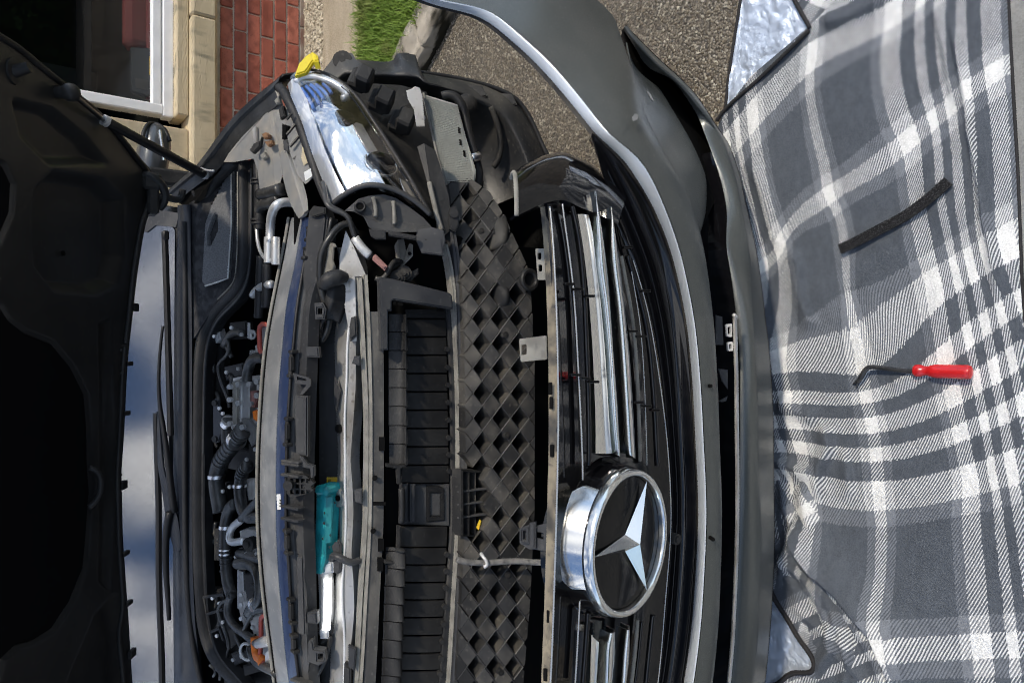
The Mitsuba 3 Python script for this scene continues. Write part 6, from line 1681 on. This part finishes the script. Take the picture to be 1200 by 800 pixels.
# --- bonnet, held open on its strut
BN = np.array([0, -.62, -1.0]) / math.hypot(.62, 1.0)
BP = np.array([0, 2.25, 1.22])
edge = [(-40, -95), (-10, -60), (14, -30), (41, 0), (53, 20), (85, 60), (112, 95), (142, 130), (165, 150), (187, 167), (200, 178), (218, 184), (238, 181), (262, 173), (300, 166), (335, 161), (380, 156), (430, 151), (520, 146.5), (560, 144.5), (620, 146), (690, 150), (790, 156.5), (900, 162)]
PY = np.linspace(-25, 880, 420)
EX = PchipInterpolator([e[0] for e in edge], [e[1] for e in edge])(PY)
S_ = np.linspace(0, 1, 130)
PX = -95 + (EX[:, None] + 95) * S_
PYg = np.repeat(PY[:, None], 130, 1)
pad = sg.Polygon([(-100, 330), (-20, 345), (2, 357), (12, 374), (30, 388), (62, 401), (84, 428), (101, 462), (104, 500), (105, 545), (107, 575), (105, 600), (102, 640), (100, 665), (84, 705), (62, 738), (40, 752), (20, 757), (4, 772), (-4, 800), (-10, 900), (-100, 900)])
pad2 = sg.Polygon([(-100, 170), (4, 192), (15, 215), (13, 250), (-2, 285), (-40, 300), (-100, 300)])
rec = [(sg.Polygon([(48, 222), (66, 205), (120, 214), (140, 235), (142, 300), (134, 330), (112, 340), (66, 336), (46, 310), (44, 250)]), .035, 16), (sg.Polygon([(116, 720), (136, 700), (146, 740), (150, 860), (70, 870), (84, 800)]), .03, 14), (pad, .012, 8), (pad2, .02, 10),
       (sg.Polygon([(20, 120), (60, 130), (96, 160), (120, 190), (60, 190), (30, 160)]), .022, 14), (sg.Polygon([(118, 380), (128, 375), (132, 560), (128, 690), (118, 680), (120, 560)]), .014, 8)]
pts_ = shapely.points(PX.ravel(), PYg.ravel())
Hh = np.zeros(PX.size)
for g, dep, w in rec:
    sd_ = shapely.distance(pts_, g.boundary) * np.where(shapely.contains_xy(g, PX.ravel(), PYg.ravel()), 1, -1)
    t = np.clip((sd_ + w * .5) / w, 0, 1)
    Hh -= dep * t * t * (3 - 2 * t)
sd_ = (EX[:, None] - PX).ravel()
t = np.clip((sd_ - 3) / 8, 0, 1)
Hh -= .004 * (1 - t * t * (3 - 2 * t))
Hh += .004 * (meshkit.fbm(np.c_[PX.ravel() / 60, PYg.ravel() / 90, PX.ravel() * 0], 3, 3) - .5)
BV = np.array([at_plane(a, b, BP, BN) + BN * h for a, b, h in zip(PX.ravel(), PYg.ravel(), Hh)]).reshape(420, 130, 3)
add("bonnet", grid_mesh(BV, .02), "m_underbody", car, smooth=True, label="raised bonnet seen from below, dark inner panel")
nk = car + "__bonnet"
for g, nm in ((pad, "insulation_pad"), (pad2, "insulation_pad")):
    q = [(a, b) for a, b in list(g.buffer(-2).exterior.coords)[:-1]]
    add(nm, plate(q, p0=BP + BN * -.006, n=BN, thick=.012, bevel=.003), "m_pad", nk, label="black insulation pad under the bonnet")
add("rim_seal", tube(BV[12:200:6, -5] + BN * .005, .007, n=8, m=120), "m_rubber", nk, smooth=True)
add("rim_seal", tube(BV[200::8, -5] + BN * .003, .006, n=8, m=120), "m_rubber", nk, smooth=True)
for b in (360, 426, 484, 568, 648, 706, 765):
    e = float(PchipInterpolator([e[0] for e in edge], [e[1] for e in edge])(b))
    big = b in (568, 765, 360)
    q = at_plane(e - 2, b, BP, BN) + BN * .004
    add("rim_clip", box(q, (.022 if big else .012, .03, .012), rotm([1, 0, 0], -32), .002), "m_black_plastic", nk)
for b in (410, 437, 503, 540, 556, 572, 590, 693):
    q = at_plane(141 if b < 600 else 143, b, BP, BN) + BN * .001
    add("rim_hole", cyl(q, q + BN * .003, .003, 8), "m_grey_plastic", nk)
q = at_plane(16, 84, BP, BN)
add("bump_stop", [cyl(q - BN * .02, q + BN * .004, .026, 20), cyl(q, q + BN * .030 + np.array([.01, 0, 0]), .013, 16, .010)], "m_rubber", nk, smooth=35, label="black rubber bump stop")
q = at_plane(89, 297, BP, BN) - BN * .030
add("drain_hole", cyl(q, q + BN * .004, .006, 10), "m_deep_black", nk)
add("side_handle", tube([at_plane(a, b, BP, BN) + BN * h for a, b, h in ((104, 548, .0), (106, 556, .02), (106, 580, .02), (104, 594, 0))], .008, n=8), "m_rubber", nk, smooth=True)
add("hinge", [box(at(176, 214, y=2.27), (.05, .07, .05), b=.008), box(at(178, 232, y=2.27), (.10, .06, .03), b=.006), tube(W([(168, 205, 2.25), (180, 208, 2.24), (192, 222, 2.25), (186, 244, 2.28)]), .012, n=8), tube(W([(182, 240, 2.27), (190, 230, 2.26), (206, 234, 2.28), (214, 222, 2.28)]), .010, n=8)], "m_black_plastic", car, smooth=35, label="black bonnet hinge")
s0, s1, s2 = at_plane(66, 108, BP, BN) + BN * .03, at(122, 141, y=2.02), at(240, 205, y=2.16)
st_ = add("bonnet_strut", [tube([s1, s2], .0125, n=14, k=1)], "m_strut", car, smooth=40, label="black gas strut holding the bonnet")
add("rod", tube([s0, s1], .006, n=10, k=1), "m_dark_chrome", st_, smooth=True)
add("collar", [cyl(s1 - (s2 - s1) * .01, s1 + (s2 - s1) * .03, .0142, 16)], "m_cast_alu", st_, smooth=35)
add("socket", [trimesh.creation.icosphere(2, .020).apply_translation(s0), cyl(s0 - BN * .03, s0, .014, 12)], "m_black_plastic", st_, smooth=True)
add("ball", trimesh.creation.icosphere(2, .013).apply_translation(s2), "m_pipe", st_, smooth=True)
add("hinge_wire", tube(W([(234, 196, 2.2), (246, 200, 2.12), (251, 200, 2.10)]), .003, n=6), "m_pipe", car, smooth=True)
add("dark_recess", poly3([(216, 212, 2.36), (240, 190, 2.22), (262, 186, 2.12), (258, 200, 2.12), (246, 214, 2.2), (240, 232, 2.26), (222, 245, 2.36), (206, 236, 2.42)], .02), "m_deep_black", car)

# --- yellow warning sticker and the lamp behind the beam
RTN = np.array([0, -.85, .53])
sp0 = at_plane(389, 566, at(352, 250, y=1.56), RTN) + RTN / np.linalg.norm(RTN) * .003
sk2 = add("warning_sticker", plate([(383, 559), (396, 559), (396, 575), (383, 575)], p0=sp0, n=(0, -.85, .53), thick=.0015), "m_label_yellow", car, label="yellow warning sticker")
add("symbol", plate([(387.5, 567), (392.5, 566.5), (393, 571), (387.5, 571.5)], p0=sp0 + np.array([0, -.0012, .0008]), n=(0, -.85, .53), thick=.0008, rnd=.0), "m_label_white", sk2)
add("symbol_ring", torus(at_plane(390, 569, sp0 + np.array([0, -.003, .002]), RTN), (0, -.85, .53), .007, .0011, 18), "m_ink_red", sk2)
for k_ in range(3):
    add("print", plate([(384.5 + k_ * 1.1, 561), (385 + k_ * 1.1, 561), (385 + k_ * 1.1, 572), (384.5 + k_ * 1.1, 572)], p0=sp0 + np.array([0, -.0012, .0008]), n=(0, -.85, .53), thick=.0006), "m_ink", sk2)
lp = thing("work_lamp", "teal handled inspection lamp with a lit white tube tucked behind the metal beam", "lamp")
add("handle", [hull(np.vstack([box(at(385, 572, y=1.49), (.012, .03, .052), rotm([1, 0, 0], 30), .006).vertices, box(at(382, 650, y=1.49), (.012, .03, .048), rotm([1, 0, 0], 30), .006).vertices])),
               box(at(385.5, 572, y=1.485), (.02, .036, .062), rotm([1, 0, 0], 30), .006), hull(np.vstack([box(at(382, 648, y=1.488), (.012, .03, .048), rotm([1, 0, 0], 30), .006).vertices, box(at(377, 667, y=1.488), (.012, .02, .03), rotm([1, 0, 0], 30), .004).vertices]))], "m_teal", lp, smooth=30, label="worn teal plastic handle")
add("grip_inset", plate([(382, 582), (390, 582), (388, 636), (380, 636)], y=1.466, n=(0, -.85, .53), thick=.006, bevel=.0015), "m_teal_dark", lp)
for a, b, w in ((378, 612, 3), (379, 600, 2), (385, 640, 2), (377, 630, 2), (391, 588, 2), (386, 626, 1.5)):
    add("scratch", plate([(a, b), (a + w, b - 1), (a + w, b + 2.5), (a + .5, b + 2)], y=1.462, n=(0, -.85, .53), thick=.001), "m_black_plastic", lp)
add("housing", [tube(W([(380, 664, 1.50), (382, 678, 1.505), (383, 705, 1.505), (381, 742, 1.505)]), [.016, .017, .017, .014], n=14), plate([(378, 660), (390, 657), (391, 671), (379, 674)], y=1.478, n=(0, -.85, .53), thick=.02, bevel=.004), plate([(375, 739), (385, 739), (385, 749), (375, 749)], y=1.485, n=(0, -.85, .53), thick=.03, bevel=.004)], "m_cast_alu", lp, smooth=40)
scene["m_lamp_tube"] = {"type": "diffuse", "reflectance": rgb(.8, .8, .8)}
tk_ = add("tube", tube(W([(384, 677, 1.484), (384, 705, 1.482), (382.5, 737, 1.484)]), .0085, n=12), "m_lamp_tube", lp, smooth=True, label="lit white tube")
scene[tk_]["emitter"] = {"type": "area", "radiance": rgb(.55, .56, .57)}
